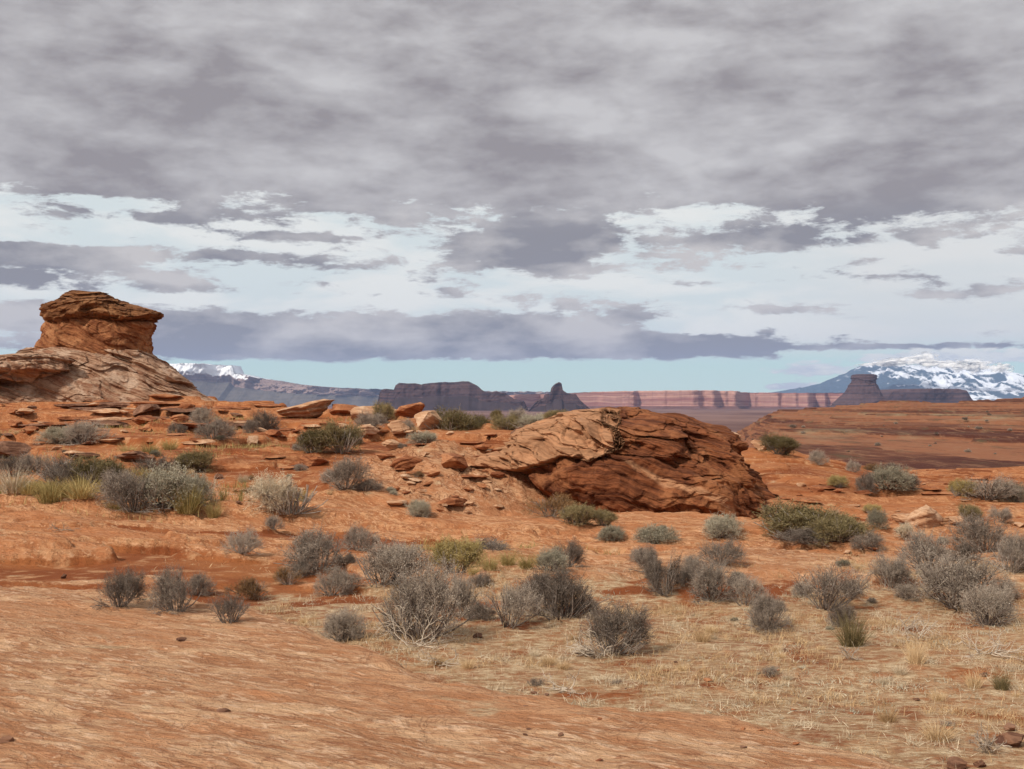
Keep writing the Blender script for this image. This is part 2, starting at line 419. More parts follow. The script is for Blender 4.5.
def sand_mat():
    m = bpy.data.materials.new('desert_ground'); m.use_nodes = True
    g = G(m.node_tree); b = g.n['Principled BSDF']
    p = g.pos()
    slick, litter, hill = g.attr('slick'), g.attr('litter'), g.m('MAXIMUM', g.attr('hill'), 0.0)
    apron = g.mul(g.m('MINIMUM', g.attr('hill'), 0.0), -1.0)
    n_big = g.noise(p, .35, 5, .6); n_mid = g.noise(p, 2.5, 6, .65); n_fine = g.noise(p, 28, 5, .7)
    sand = g.mix(g.rng(n_big, .42, .58), (.26, .074, .025), (.38, .135, .048))
    sand = g.mix(g.rng(n_mid, .50, .66), sand, (.54, .28, .14))
    sand = g.mix(g.mul(g.rng(n_fine, .50, .66), .6), sand, (.24, .085, .035))
    # bedrock: cross-bedding streaks and pale flecks
    w = g.rs(p, (.8, 2.6, 2.2), .50)
    s1 = g.noise(w, 2.2, 7, .68, .7)
    s2 = g.noise(g.rs(p, (4.0, 15, 12), .62), 1.6, 5, .62, .5)
    s3 = g.noise(g.rs(p, (.9, 3.8, 5), .36), 5.5, 6, .7, .8)
    big = g.noise(g.rs(p, (.35, .9, 1), .5), 1.1, 5, .6, .4)
    rock = g.mix(g.rng(s1, .41, .60), (.44, .205, .10), (.64, .385, .22))
    rock = g.mix(g.mul(g.rng(s2, .53, .62), .75), rock, (.78, .52, .34))
    rock = g.mix(g.mul(g.rng(s3, .54, .63), .75), rock, (.33, .135, .065))
    rock = g.mix(g.mul(g.rng(big, .48, .60), .6), rock, (.52, .235, .11))
    # thin strata outcropping along the contours of the slope
    x_, y_, z_ = g.sep(p)
    zc = g.add(z_, g.mul(g.noise(p, .25, 4, .6), .9))
    strat = g.noise(g.comb(g.mul(x_, .05), g.mul(y_, .02), g.mul(zc, 2.6)), 1.8, 6, .7)
    rock = g.mix(g.mul(g.rng(strat, .53, .60), g.rng(y_, 20, 45, 0, .8)), rock, (.23, .075, .032))
    rock = g.mix(g.mul(g.rng(y_, 12, 18, 0, .85), g.sub(1.0, g.mul(apron, .8))), rock, g.vm('MULTIPLY', rock, (.92, .75, .62)))
    rock = g.mix(g.rng(y_, 26, 34, 0, .8), rock, g.vm('MULTIPLY', rock, (.80, .68, .6)))
    crk = g.m('ABSOLUTE', g.sub(g.noise(g.rs(p, (1.2, 1.2, 1.2), .7), 1.5, 5, .6, 1.2), .5))
    rock = g.mix(g.mul(g.rng(crk, .014, .004), g.m('MAXIMUM', apron, .35)), rock, (.16, .055, .025))
    edge = g.add(slick, g.mul(g.sub(g.noise(p, 3.2, 6, .7), .5), 1.1))
    c = g.mix(g.rng(edge, .38, .58), sand, rock)
    # dry straw and crust between the shrubs
    l1 = g.noise(g.mapping(p, (1, 1.8, 1)), 9, 7, .75, .6)
    l2 = g.noise(p, 1.4, 5, .6)
    straw = g.mix(g.rng(l1, .42, .60), (.39, .23, .12), (.68, .52, .33))
    straw = g.mix(g.mul(g.rng(l1, .62, .50), 0.0), straw, straw)
    lf = g.mul(g.rng(g.add(litter, g.mul(g.sub(l2, .5), 3.6)), .45, .85), g.rng(g.noise(p, 6, 5, .7), .33, .58, .2, .9))
    c = g.mix(lf, c, straw)
    # distant benches: bands following height hold rock colour and painted undercut shade; scrub speckle
    x, y, z = g.sep(p)
    zb = g.add(z, g.mul(g.noise(g.mapping(p, (.006, .006, .02)), 1.0, 5, .6), 3.0))
    band = g.noise(g.comb(g.mul(x, .002), g.mul(y, .001), g.mul(zb, .34)), 1.6, 6, .68)
    hc = g.mix(g.rng(band, .44, .56), (.075, .023, .015), (.25, .10, .05))
    hc = g.mix(g.rng(g.noise(g.mapping(p, (.02, .006, .1)), 1.0, 6, .7), .55, .72), hc, (.26, .20, .12))
    hc = g.mix(g.mul(g.rng(g.noise(g.mapping(p, (.12, .03, .0)), 1.0, 5, .75), .56, .64), .8), hc, (.09, .065, .035))
    hc = g.mix(g.mul(g.rng(g.noise(g.mapping(p, (.30, .06, .5)), 1.0, 6, .8), .50, .62), .6), hc, (.28, .145, .08))
    hc = g.mix(g.mul(g.rng(g.noise(g.mapping(p, (.06, .02, .5)), 1.0, 6, .8), .52, .62), .6), hc, (.10, .038, .022))
    c = g.mix(hill, c, hc)
    far = g.rng(y, 1300, 2500)
    pn = g.noise(g.mapping(p, (.0012, .0004, 0)), 1.0, 7, .65)
    c = g.mix(far, c, g.mix(g.rng(pn, .38, .62), (.12, .06, .05), (.22, .125, .10)))
    g.l.new(c, b.inputs['Base Color'])
    b.inputs['Roughness'].default_value = .95
    b.inputs['Specular IOR Level'].default_value = .12
    h = g.add(g.add(g.mul(g.mul(s2, slick), .5), g.mul(s3, .5)), g.mul(n_fine, .35))
    h = g.add(h, g.mul(g.noise(p, 90, 3, .6), .12))
    n1 = g.bump(h, 1.0, .085)
    g.l.new(n1, b.inputs['Normal'])
    return m


def build_ground():
    r = np.concatenate([np.geomspace(1.2, 4.5, 40)[:-1], np.geomspace(4.5, 16, 330)[:-1], np.geomspace(16, 110, 520)[:-1],
                        np.geomspace(110, 1500, 240)[:-1], np.geomspace(1500, 58000, 90)])
    ang = np.concatenate([np.linspace(-math.pi, -.62, 60)[:-1], np.linspace(-.62, .62, 1001)[:-1], np.linspace(.62, math.pi, 60)[:-1]])
    A, R = np.meshgrid(ang, r)
    x, y = (R * np.sin(A)).ravel(), (R * np.cos(A)).ravel()
    # far out, use radial distance so the sheet closes evenly
    z, sl, li, hb = ground(x, np.where(R.ravel() > 2500, np.maximum(y, R.ravel() * .8), y))
    V = np.stack([x, y, z + CZ], 1)
    F = grid_faces(len(ang), len(r), wrap=True)[:, ::-1]
    V = np.vstack([V, [[0, 0, float(ground(np.array([0.]), np.array([0.]))[0][0]) + CZ]]])
    n = len(ang); c = len(V) - 1
    fan = np.array([[c, c, j, (j + 1) % n] for j in range(n)])
    sl, li, hb = [np.append(q, 0) for q in (sl, li, hb)]
    o = mesh_np('ground', V, F, sand_mat(), attrs={'slick': sl, 'litter': li, 'hill': hb})
    o['kind'] = 'structure'
    return o

build_ground()

# ------------------------------------------------------------------ rock
def rock_mat(name, dark, mid, pale, bed=(.25, .1, 1), freq=3.0, bump=.03, light_attr=False, pale_col=(.62, .38, .22), fine=1.0):
    m = bpy.data.materials.new(name); m.use_nodes = True
    g = G(m.node_tree); b = g.n['Principled BSDF']
    p = g.pos()
    wob = g.noise(p, .5 * fine, 4, .55)
    bn = Vector(bed).normalized()
    h = g.add(g.vm('DOT_PRODUCT', p, tuple(bn)), g.mul(wob, .9 / fine))
    lines = g.noise(g.comb(g.mul(h, freq * 2.2), g.mul(g.sep(p)[0], .12 * fine), g.mul(g.sep(p)[1], .12 * fine)), 1.6, 6, .7)
    patch = g.noise(p, .8 * fine, 6, .65, .3)
    sp = g.noise(p, 9 * fine, 5, .7)
    c = g.mix(g.rng(lines, .41, .59), dark, mid)
    c = g.mix(g.mul(g.rng(patch, .48, .62), .8), c, pale)
    c = g.mix(g.mul(g.rng(sp, .5, .66), .5), c, dark)
    if light_attr:
        la = g.add(g.attr('light'), g.mul(g.sub(patch, .5), 1.5))
        lc = g.mix(g.rng(lines, .36, .6), tuple(q * .62 for q in pale_col), pale_col)
        c = g.mix(g.rng(la, .28, .75), c, lc)
    g.l.new(c, b.inputs['Base Color'])
    b.inputs['Roughness'].default_value = .93
    b.inputs['Specular IOR Level'].default_value = .15
    hh = g.add(g.add(g.mul(lines, 1.0), g.mul(patch, .5)), g.mul(sp, .35))
    n1 = g.bump(hh, 1.0, bump)
    g.l.new(n1, b.inputs['Normal'])
    return m


def lathe_rock(name, Y, levels, depth=.8, mat=None, parent=None, nth=420, nv=200, bed=(.2, .1, 1), step=.45, amp=.2, fine=.12,
               famp=.03, lump=.25, lscale=.5, flute=0., seed=0, frontY=None, light=None, extra=None, cap=True, sq=2.3, topdome=0.0, pl=0., pls=1.0, qfun=None, damp=None):
    """closed rock whose left/right outline at each photo row is given; strata stand proud as ledges"""
    lv = np.array(levels, float)          # v, uL, uR from the top down
    v = np.linspace(0, 1, nv)
    tt = np.linspace(0, 1, len(lv))
    # resample evenly by arc length of the outline
    d = np.r_[0, np.cumsum(np.hypot(np.diff(lv[:, 0]), np.diff((lv[:, 2] - lv[:, 1]) * .5)) + 1e-6)]; d /= d[-1]
    vv = np.interp(v, d, lv[:, 0]); uL = np.interp(v, d, lv[:, 1]); uR = np.interp(v, d, lv[:, 2])
    dep = np.interp(v, d, lv[:, 3]) if lv.shape[1] > 3 else np.full(nv, depth)
    z = CZ - (vv - HOR) / FOC * Y
    xL = (uL - 512) / FOC * Y; xR = (uR - 512) / FOC * Y
    cx, hw = (xL + xR) / 2, (xR - xL) / 2
    th = np.linspace(0, 2 * np.pi, nth, endpoint=False)
    T, I = np.meshgrid(th, np.arange(nv))
    c, s = np.cos(T), np.sin(T)
    k = (np.abs(c) ** sq + np.abs(s) ** sq) ** (-1 / sq)
    hwI = hw[I]
    x0 = cx[I] + hwI * c * k; y0 = Y + hwI * dep[I] * s * k; z0 = z[I].copy()
    # outward direction (horizontal plus a little vertical near the top)
    nx, ny = c, s / np.maximum(dep[I], .2); ln = np.hypot(nx, ny); nx, ny = nx / ln, ny / ln
    bn = np.array(bed, float); bn /= np.linalg.norm(bn)
    w = fbm(x0 * lscale * .6, y0 * lscale * .6, z0 * lscale * .6, seed=seed + 3, oct=3)
    q = (x0 * bn[0] + y0 * bn[1] + z0 * bn[2]) + w * step * .8
    if qfun is not None: q = qfun(x0, y0, z0, q)
    def saw(q, sd):
        f = np.floor(q); t = q - f
        r = _hash(f, f * 0 + 3, f * 0, sd)
        r2 = _hash(f + 1, f * 0 + 3, f * 0, sd)
        return (r * (1 - sstep(.82, 1, t)) + r2 * sstep(.82, 1, t))
    tone = np.clip(hwI / (hw.max() * .25 + 1e-6), 0.05, 1)
    disp = amp * saw(q / step, seed + 1) + famp * saw(q / fine + 3 * vnoise(x0 * lscale * 2, y0 * lscale * 2, z0, seed=seed + 8), seed + 2)
    disp = disp + lump * fbm(x0 * lscale, y0 * lscale, z0 * lscale, seed=seed + 5, oct=5, gain=.55)
    if pl:
        wq = vnoise(x0 * lscale * 2, y0 * lscale * 2, z0 * lscale * 2, seed=seed + 31) * .35
        disp = disp + pl * plates(x0 * pls + wq, y0 * pls + wq, q / step * .8 + 50, seed + 21)
        disp = disp + pl * .45 * plates(x0 * pls * 2.6 + wq * 2, y0 * pls * 2.6, q / step * 2.1 + 50, seed + 25)
    if flute:
        disp = disp + flute * fbm(x0 * lscale * 2.5, y0 * lscale * 2.5, z0 * lscale * .35, seed=seed + 6, oct=4, gain=.6)
    if damp is not None: disp = disp * damp(x0, y0, z0)
    disp = disp * tone
    if extra is not None:
        disp = disp + extra(x0, y0, z0)
    x = x0 + nx * disp; y = y0 + ny * disp
    zz = z0 + lump * .45 * fbm(x0 * lscale, y0 * lscale, z0 * lscale, seed=seed + 11, oct=4) * tone
    V = np.stack([x.ravel(), y.ravel(), zz.ravel()], 1)
    F = grid_faces(nth, nv, wrap=True)
    # top
    tc = V[:nth].mean(0); tc[2] += topdome
    V = np.vstack([V, tc]); ci = len(V) - 1
    fan = np.array([[ci, (j + 1) % nth, j, j] for j in range(nth)])
    faces = [tuple(f) for f in F.tolist()] + [(ci, (j + 1) % nth, j) for j in range(nth)]
    at_ = {}
    if light is not None:
        at_['light'] = np.append(light(x0, y0, z0).ravel(), 0)
    base = Vector((float(cx[-1]), Y, float(z[-1])))
    o = mesh_np(name, V, faces, mat, parent, attrs=at_)
    if parent is None:
        o.data.transform(Matrix.Translation(-base)); o.location = base
    else:
        o.data.transform(Matrix.Translation(-parent.location))
    return o

R_DARK = dict(dark=(.20, .068, .028), mid=(.38, .165, .075), pale=(.46, .225, .105))
M_cap = rock_mat('cap_sandstone', (.13, .048, .020), (.29, .125, .052), (.42, .20, .09), bed=(-.12, .1, 1), freq=3.2, bump=.25)
M_neck = rock_mat('neck_sandstone', (.19, .062, .026), (.36, .145, .06), (.47, .22, .10), bed=(.45, .1, 1), freq=3.0, bump=.2)
M_ped = rock_mat('pedestal_sandstone', (.32, .15, .085), (.56, .355, .23), (.68, .48, .34), bed=(.30, .15, 1), freq=2.6, bump=.3)
M_dome = rock_mat('outcrop_sandstone', (.10, .031, .014), (.255, .085, .034), (.38, .15, .062), bed=(.35, .25, 1), freq=4.5, bump=.12,
                  light_attr=True, pale_col=(.54, .27, .14))

def build_hoodoo():
    Yh = 76.0
    t = empty('hoodoo', at(98, 412, Yh))
    tag(t, 'mushroom shaped red sandstone hoodoo with overhanging flat cap on pale layered pedestal', 'hoodoo')
    cap = [(291.5, 92, 99, .8), (292.5, 78, 103, .8), (295, 72, 109, .8), (298, 66, 113, .8), (301, 55, 119, .8), (304, 47.5, 131, .8), (307, 46, 143, .8),
           (311, 45, 152, .8), (314.5, 44, 156, .8), (318, 43.5, 154, .8), (320, 45, 146, .8), (322, 50, 138, .8), (324.5, 58, 130, .8)]
    lathe_rock('cap_rock', Yh, cap, mat=M_cap, parent=t, bed=(-.12, .1, 1), step=.75, amp=.20, fine=.2, famp=.09, lump=.38, lscale=.5, seed=3, pl=.22, pls=.75)
    neck = [(317, 62, 132, .8), (321, 50, 145, .8), (324, 47, 148, .8), (332, 45, 149, .8), (340, 42, 150, .8), (346, 38, 150, .8), (351, 32, 151, .8), (356, 26, 152, .8), (362, 20, 154, .8)]
    lathe_rock('neck', Yh, neck, mat=M_neck, parent=t, bed=(.45, .1, 1), step=.75, amp=.12, fine=.22, famp=.07, lump=.35, lscale=.4, seed=13, pl=.10, pls=.6)
    ped = [(351, 30, 146, .8), (354, 20, 152, .8), (357, 8, 156, .8), (364, 2, 163, .8), (370, -8, 170, .8), (378, -20, 179, .8), (388, -45, 190, .75), (394, -60, 200, .7),
           (402, -80, 215, .65), (412, -90, 235, .6), (424, -95, 250, .55)]
    lathe_rock('pedestal', Yh, ped, mat=M_ped, parent=t, nth=900, nv=260, bed=(.30, .15, 1), step=.55, amp=.2, fine=.22, famp=.16, lump=.45, lscale=.3, seed=23, pl=.12, pls=.4)
    lip = [(355.5, -60, 40, .5), (357, -85, 52, .5), (360, -100, 60, .5), (364, -105, 66, .5), (368, -105, 70, .5), (371.5, -98, 71, .5), (373.5, -80, 60, .5), (380, -70, 40, .5)]
    lathe_rock('ledge', Yh - 5, lip, mat=M_ped, parent=t, nth=500, nv=90, bed=(.1, .1, 1), step=.4, amp=.2, fine=.16, famp=.09, lump=.5, lscale=.4, seed=33, pl=.2, pls=.5)
build_hoodoo()

def build_outcrop():
    Yd = 31.2
    k = FOC / Yd
    def ux(x): return 512 + x * k
    def vz(z): return HOR + (CZ - z) * k
    def slabmask(x, y, z):
        u, v = ux(x), vz(z)
        cut = np.interp(u, [470, 490, 520, 560, 585, 600, 612, 640], [470, 468, 463, 452, 455, 449, 440, 400])
        right = 612 + 6 * vnoise(z * 3, z * 0, seed=4) - (v - 430) * .25
        return sstep(2.5, -1.5, v - cut) * (.35 * sstep(4, -3, u - right) + .65 * sstep(-4, -34, u - right + 9 * vnoise(u / 9, v / 7, seed=6)))
    def slab2(x, y, z):     # the smooth plate that dips to the right
        u, v = ux(x), vz(z)
        lo = np.interp(u, [500, 560, 640, 700, 720], [500, 512, 522, 515, 500])
        hi = np.interp(u, [500, 560, 600, 640, 690, 720], [470, 462, 446, 452, 478, 500])
        return sstep(-2, 3, v - hi) * sstep(3, -2, v - lo) * sstep(505, 530, u) * sstep(722, 700, u)
    def extra(x, y, z):
        f = sstep(Yd + 1, Yd - 1, y)
        u, v = ux(x), vz(z)
        hollow = np.exp(-(((u - 545) / 50) ** 2 + ((v - 500) / 16) ** 2))
        hollow2 = np.exp(-(((u - 500) / 24) ** 2 + ((v - 482) / 15) ** 2))
        return f * (.55 * slabmask(x, y, z) + .32 * slab2(x, y, z) - .75 * hollow - .7 * hollow2)
    def light(x, y, z):
        u, v = ux(x), vz(z)
        seam = np.exp(-((v - np.interp(u, [610, 700], [452, 500])) / 4) ** 2) * sstep(600, 620, u) * sstep(712, 700, u)
        return np.clip(sstep(.1, .35, slabmask(x, y, z)) * sstep(478, 500, u) + .8 * seam, 0, 1)
    lv = [(409.5, 596, 622, .9), (411, 580, 645, .9), (414, 566, 664, .9), (419, 548, 686, .88), (425, 534, 700, .86), (432, 522, 716, .85), (440, 510, 727, .85), (450, 499, 737, .85),
          (460, 491, 745, .85), (468, 489, 751, .85), (478, 490, 768, .85), (488, 492, 780, .85), (496, 493, 786, .85), (504, 492, 782, .85), (514, 488, 766, .86), (526, 484, 738, .87), (545, 478, 730, .88)]
    def qfun(x, y, z, q):       # the bedding of the upper slab wraps round its nose
        m = slabmask(x, y, z)
        r = np.hypot((ux(x) - 622) / k, (vz(z) - 418) * 1.9 / k) + .10 * fbm(x * 1.5, y, z * 1.5, seed=91, oct=3)
        m = sstep(.2, .5, m)
        return q * (1 - m) + (r * 1.25 + 40) * m
    def damp(x, y, z): return 1 - .3 * slab2(x, y, z)
    # farther side lies deeper than the front so the rock sits on its own footprint
    o = lathe_rock('rock_outcrop', Yd, lv, mat=M_dome, nth=1100, nv=420, bed=(.42, .25, 1), step=.5, amp=.15, fine=.14, famp=.06, lump=.55, lscale=.62, pl=.12, pls=.62, qfun=qfun, damp=damp,
                   seed=43, light=light, extra=extra, sq=2.1, topdome=.06)
    tag(o, 'big domed red sandstone outcrop with pale curled slab over a dark overhang', 'rock outcrop')
build_outcrop()

# ------------------------------------------------------------------ far landforms
def mesa_mat(name, cliff, band, talus, snow=None, snow_z=None, period=60., soft=30.):
    m = bpy.data.materials.new(name); m.use_nodes = True
    g = G(m.node_tree); b = g.n['Principled BSDF']
    p = g.pos(); x, y, z = g.sep(p)
    zb = g.add(z, g.mul(g.noise(g.mapping(p, (.0006, .0006, .0006)), 1., 3), 90.))
    lines = g.noise(g.comb(g.mul(zb, 1. / period), g.mul(x, .00012), 0.), 2.2, 5, .65)
    vert = g.noise(g.mapping(p, (.020, .020, .003)), 1., 5, .7)
    c = g.mix(g.rng(lines, .38, .6), cliff, band)
    c = g.mix(g.mul(g.rng(vert, .50, .66), .25), c, tuple(q * .6 for q in cliff))
    c = g.mix(g.rng(g.attr('talus'), .3, .7), c, g.mix(g.rng(g.noise(g.mapping(p, (.004, .004, .01)), 1., 6, .7), .4, .6), talus, tuple(q * .7 for q in talus)))
    if snow is not None:
        nrm = g.n.new('ShaderNodeNewGeometry').outputs['Normal']
        nz = g.sep(nrm)[2]
        sn = g.noise(g.mapping(p, (.0035, .0035, .006)), 1., 7, .7)
        f = g.add(g.mul(g.sub(z, snow_z), 1. / soft), g.mul(g.sub(sn, .5), 1.6))
        f = g.add(f, g.mul(g.sub(nz, .3), .9))
        c = g.mix(g.rng(f, .3, .8), c, snow)
    g.l.new(c, b.inputs['Base Color']); b.inputs['Roughness'].default_value = .95
    b.inputs['Specular IOR Level'].default_value = .05
    return m


def ridge(name, Y, sil, vbase, depth, mat, wig=0.06, wfreq=1.0, cliff=.55, talus=.8, seed=0, step=None, nx=700, ledge=.25, flute=.04, parent=None):
    """long table land: cliff over talus, with a wandering front edge; sil = photo outline of its top"""
    sil = np.array(sil, float)
    us = np.linspace(sil[0, 0], sil[-1, 0], nx)
    vt = np.interp(us, sil[:, 0], sil[:, 1])
    H = (vbase - vt) / FOC * Y
    x = (us - 512) / FOC * Y
    zb = CZ - (vbase - HOR) / FOC * Y
    H = H + H.max() * .012 * fbm(x / Y * 300, x * 0, seed=seed, oct=4)
    H = np.maximum(H, 0)
    L = depth
    wg = wig * Y * fbm(x / Y * 14 * wfreq, x * 0 + seed, seed=seed + 1, oct=4, gain=.42)
    # rows of the section, from the toe of the talus to the back
    ts = [(-talus, 0, 1), (-talus * .6, (1 - cliff) * .35, 1), (-talus * .3, (1 - cliff) * .66, 1), (-.03, 1 - cliff, 1)]
    nc = 16
    for i in range(nc + 1):
        f = i / nc
        ts.append((ledge * .02 * math.floor(f * 4), (1 - cliff) + cliff * f, 0))
    ts += [(.10, 1.0, 0), (.5, 1.0, 0), (1.0, 1.0, 0), (1.0, 0.0, 0)]
    V = []; T = []
    for i, (o_, h_, ta) in enumerate(ts):
        last = i >= len(ts) - 3
        fl = 0 if last else flute * H.max() * fbm(x / Y * 120, x * 0 + h_ * 5, seed=seed + 9, oct=4, gain=.6) * (1 - .5 * ta)
        yy = Y + (wg if not last else 0 * x) + fl
        if o_ < .1: yy = yy + o_ * H * 1.9 if o_ < 0 else yy + o_ * H.max()
        else: yy = np.maximum(yy + .01 * Y * 0, Y + o_ * L)
        V.append(np.stack([x, yy, zb + H * h_ - (2 if h_ == 0 else 0)], 1)); T.append(np.full(nx, float(ta)))
    V = np.concatenate(V); T = np.concatenate(T)
    F = grid_faces(nx, len(ts))
    base = Vector((float(x.mean()), Y, zb))
    o = mesh_np(name, V - np.array(base), F, mat, attrs={'talus': T}, smooth=False)
    o.location = base
    return o

M_far = mesa_mat('plateau_rock', (.26, .105, .09), (.50, .29, .225), (.17, .085, .07), period=90)
M_butte = mesa_mat('butte_rock_hazed', (.052, .034, .040), (.115, .069, .066), (.058, .039, .040), period=45)  # red rock colour partly shifted towards the blue of distant haze
M_snowcliff = mesa_mat('snowy_plateau', (.22, .15, .13), (.32, .23, .20), (.14, .12, .10), snow=(.85, .86, .88), snow_z=600, period=160, soft=120)

o = ridge('plateau', 17500, [(500, 396), (528, 394), (560, 392.5), (600, 391.5), (660, 391), (720, 391.5), (745, 392), (800, 393), (850, 392.5), (900, 392), (960, 393)], 413, 5000, M_far,
          wig=.085, wfreq=1.3, cliff=.68, talus=1.0, seed=5, nx=1400)
tag(o, 'long level wall of banded red cliffs along the horizon right of center', 'plateau')
o = ridge('plateau', 30000, [(140, 364.5), (166, 364), (200, 363.8), (227, 364.5), (231, 372.5), (262, 379), (300, 385), (340, 388), (400, 389.5), (470, 391), (560, 392)], 406, 1500, M_snowcliff,
          wig=.03, wfreq=1.3, cliff=.42, talus=1.0, seed=15, nx=1400, flute=.12)
tag(o, 'far blue plateau with snow covered white cliffs at its left end', 'plateau')
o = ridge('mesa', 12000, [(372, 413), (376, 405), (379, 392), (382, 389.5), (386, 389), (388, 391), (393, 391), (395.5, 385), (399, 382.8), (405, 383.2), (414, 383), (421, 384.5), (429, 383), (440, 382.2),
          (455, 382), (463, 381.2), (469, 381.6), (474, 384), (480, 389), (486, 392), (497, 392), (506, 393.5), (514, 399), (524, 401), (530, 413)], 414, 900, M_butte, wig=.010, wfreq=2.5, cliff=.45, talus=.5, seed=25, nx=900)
tag(o, 'wide dark red mesa with stepped top and small spire at its left end', 'mesa')
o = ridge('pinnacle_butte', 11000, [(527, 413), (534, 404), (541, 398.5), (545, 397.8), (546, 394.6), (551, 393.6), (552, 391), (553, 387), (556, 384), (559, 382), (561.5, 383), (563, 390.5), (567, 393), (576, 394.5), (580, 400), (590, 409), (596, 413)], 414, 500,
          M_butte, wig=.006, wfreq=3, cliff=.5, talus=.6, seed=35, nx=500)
tag(o, 'small pointed butte with a single rock thumb on top between mesa and cliffs', 'butte')
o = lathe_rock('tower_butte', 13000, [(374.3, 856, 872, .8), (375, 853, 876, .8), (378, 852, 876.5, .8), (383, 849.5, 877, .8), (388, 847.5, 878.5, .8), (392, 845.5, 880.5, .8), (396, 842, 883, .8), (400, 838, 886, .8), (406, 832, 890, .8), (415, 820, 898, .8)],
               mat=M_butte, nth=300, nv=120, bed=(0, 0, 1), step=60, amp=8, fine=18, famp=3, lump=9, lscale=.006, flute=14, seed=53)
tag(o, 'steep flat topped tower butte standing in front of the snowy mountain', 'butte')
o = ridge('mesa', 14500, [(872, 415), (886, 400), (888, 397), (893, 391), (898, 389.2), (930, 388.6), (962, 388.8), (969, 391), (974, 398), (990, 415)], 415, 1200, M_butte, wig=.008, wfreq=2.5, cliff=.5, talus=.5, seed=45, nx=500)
tag(o, 'low flat mesa right of the tower butte below the snowy mountain', 'mesa')

def build_mountain():
    Ym = 42000.
    sil = np.array([(700, 396), (760, 394), (790, 389), (815, 383.5), (832, 378), (846, 371.5), (860, 365), (870, 361.5), (885, 360.5), (900, 362.5), (925, 365.5), (950, 365), (975, 362.5), (990, 364), (1010, 371), (1030, 375), (1080, 384), (1150, 392), (1200, 398)], float)
    nx, ny = 620, 260
    us = np.linspace(700, 1200, nx)
    x = (us - 512) / FOC * Ym
    top = (HOR - np.interp(us, sil[:, 0], sil[:, 1])) / FOC * Ym
    y = np.linspace(-9000, 7000, ny)
    X, Yg = np.meshgrid(x, y)
    Ht = np.broadcast_to(top, X.shape)
    prof = np.where(Yg < 0, np.clip(1 + Yg / 9000, 0, 1) ** 1.15, np.clip(1 - Yg / 7000, 0, 1))
    wx = X + 700 * fbm(X / 2600, Yg / 2600, seed=81, oct=3); wy = Yg + 700 * fbm(X / 2600, Yg / 2600, seed=82, oct=3)
    rid = 1 - np.abs(fbm(wx / 2100, wy / 4200, seed=83, oct=6, gain=.55))
    rid2 = 1 - np.abs(fbm(wx / 700, wy / 1200, seed=84, oct=4, gain=.6))
    crest = np.exp(-(Yg / 1200) ** 2)
    Z = Ht * prof * (1 - (1 - crest * .85) * .42 * (1 - rid)) + 190 * (rid2 - .8) * (1 - crest * .6) * np.clip(prof * 3, 0, 1)
    V = np.stack([X.ravel(), (Ym + Yg).ravel(), np.maximum(Z, -60).ravel() + CZ - 12], 1)
    U = (X / (Ym + Yg)) * FOC + 512
    sn = 1.2 * (rid2 - .80) + 1.4 * (.70 - rid) + .95 * fbm(X / 260, Yg / 800, seed=86, oct=5, gain=.65) + (Z - 620) / 1100 + .55 * sstep(880, 935, U) - .45 * sstep(870, 830, U)
    snow = sstep(-.15, .75, sn)
    m = bpy.data.materials.new('mountain_rock_hazed'); m.use_nodes = True
    g = G(m.node_tree); b = g.n['Principled BSDF']
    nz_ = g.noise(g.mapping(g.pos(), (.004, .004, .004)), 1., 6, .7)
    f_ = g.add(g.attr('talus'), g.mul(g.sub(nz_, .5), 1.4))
    g.l.new(g.mix(g.rng(f_, .12, 1.0), (.045, .080, .115), (.76, .79, .85)), b.inputs['Base Color'])  # blue of the far haze is painted into the dark rock colour
    b.inputs['Roughness'].default_value = .9
    base = np.array([V[:, 0].mean(), Ym, -60])
    o = mesh_np('mountain', V - base, grid_faces(nx, ny)[:, ::1], m, attrs={'talus': snow.ravel()})
    o.location = base
    tag(o, 'broad snow streaked mountain rising behind the tower butte', 'mountain')
build_mountain()

def build_cloud(name, u, v, Y, w, h, seed, n=9):
    V0, F0 = ico(4)
    r = np.random.default_rng(seed)
    Vs, Fs, k = [], [], 0
    W, Hh = w / FOC * Y, h / FOC * Y
    for i in range(n):
        t = (i + .5) / n * 2 - 1
        c = np.array([t * W * .45, r.uniform(-.1, .1) * W, Hh * (.12 * r.normal() + .15 * (1 - t * t))])
        rad = np.array([W * r.uniform(.10, .17), W * .12, Hh * r.uniform(.28, .5) * (1.1 - .6 * t * t)])
        d = 1 + .28 * fbm(V0[:, 0] * 1.3 + i * 7, V0[:, 1] * 1.3, V0[:, 2] * 1.3, seed=seed, oct=3, gain=.5)
        Vs.append(V0 * d[:, None] * rad + c); Fs.append(F0 + k); k += len(V0)
    m = bpy.data.materials.new('cloud_vapour'); m.use_nodes = True
    g = G(m.node_tree); b = g.n['Principled BSDF']
    b.inputs['Base Color'].default_value = (.92, .90, .86, 1); b.inputs['Roughness'].default_value = 1
    b.inputs['Specular IOR Level'].default_value = 0
    lw = g.n.new('ShaderNodeLayerWeight'); lw.inputs['Blend'].default_value = .5
    nn = g.noise(g.mapping(g.pos(), (.0016, .0016, .004)), 1., 6, .7)
    g.l.new(g.rng(g.add(g.sub(1.0, lw.outputs['Facing']), g.mul(g.sub(nn, .5), 1.6)), .35, 1.15, 0, .85), b.inputs['Alpha'])
    o = mesh_np(name, np.vstack(Vs), np.vstack(Fs), m)
    o.location = at(u, v, Y)
    tag(o, kind='stuff')

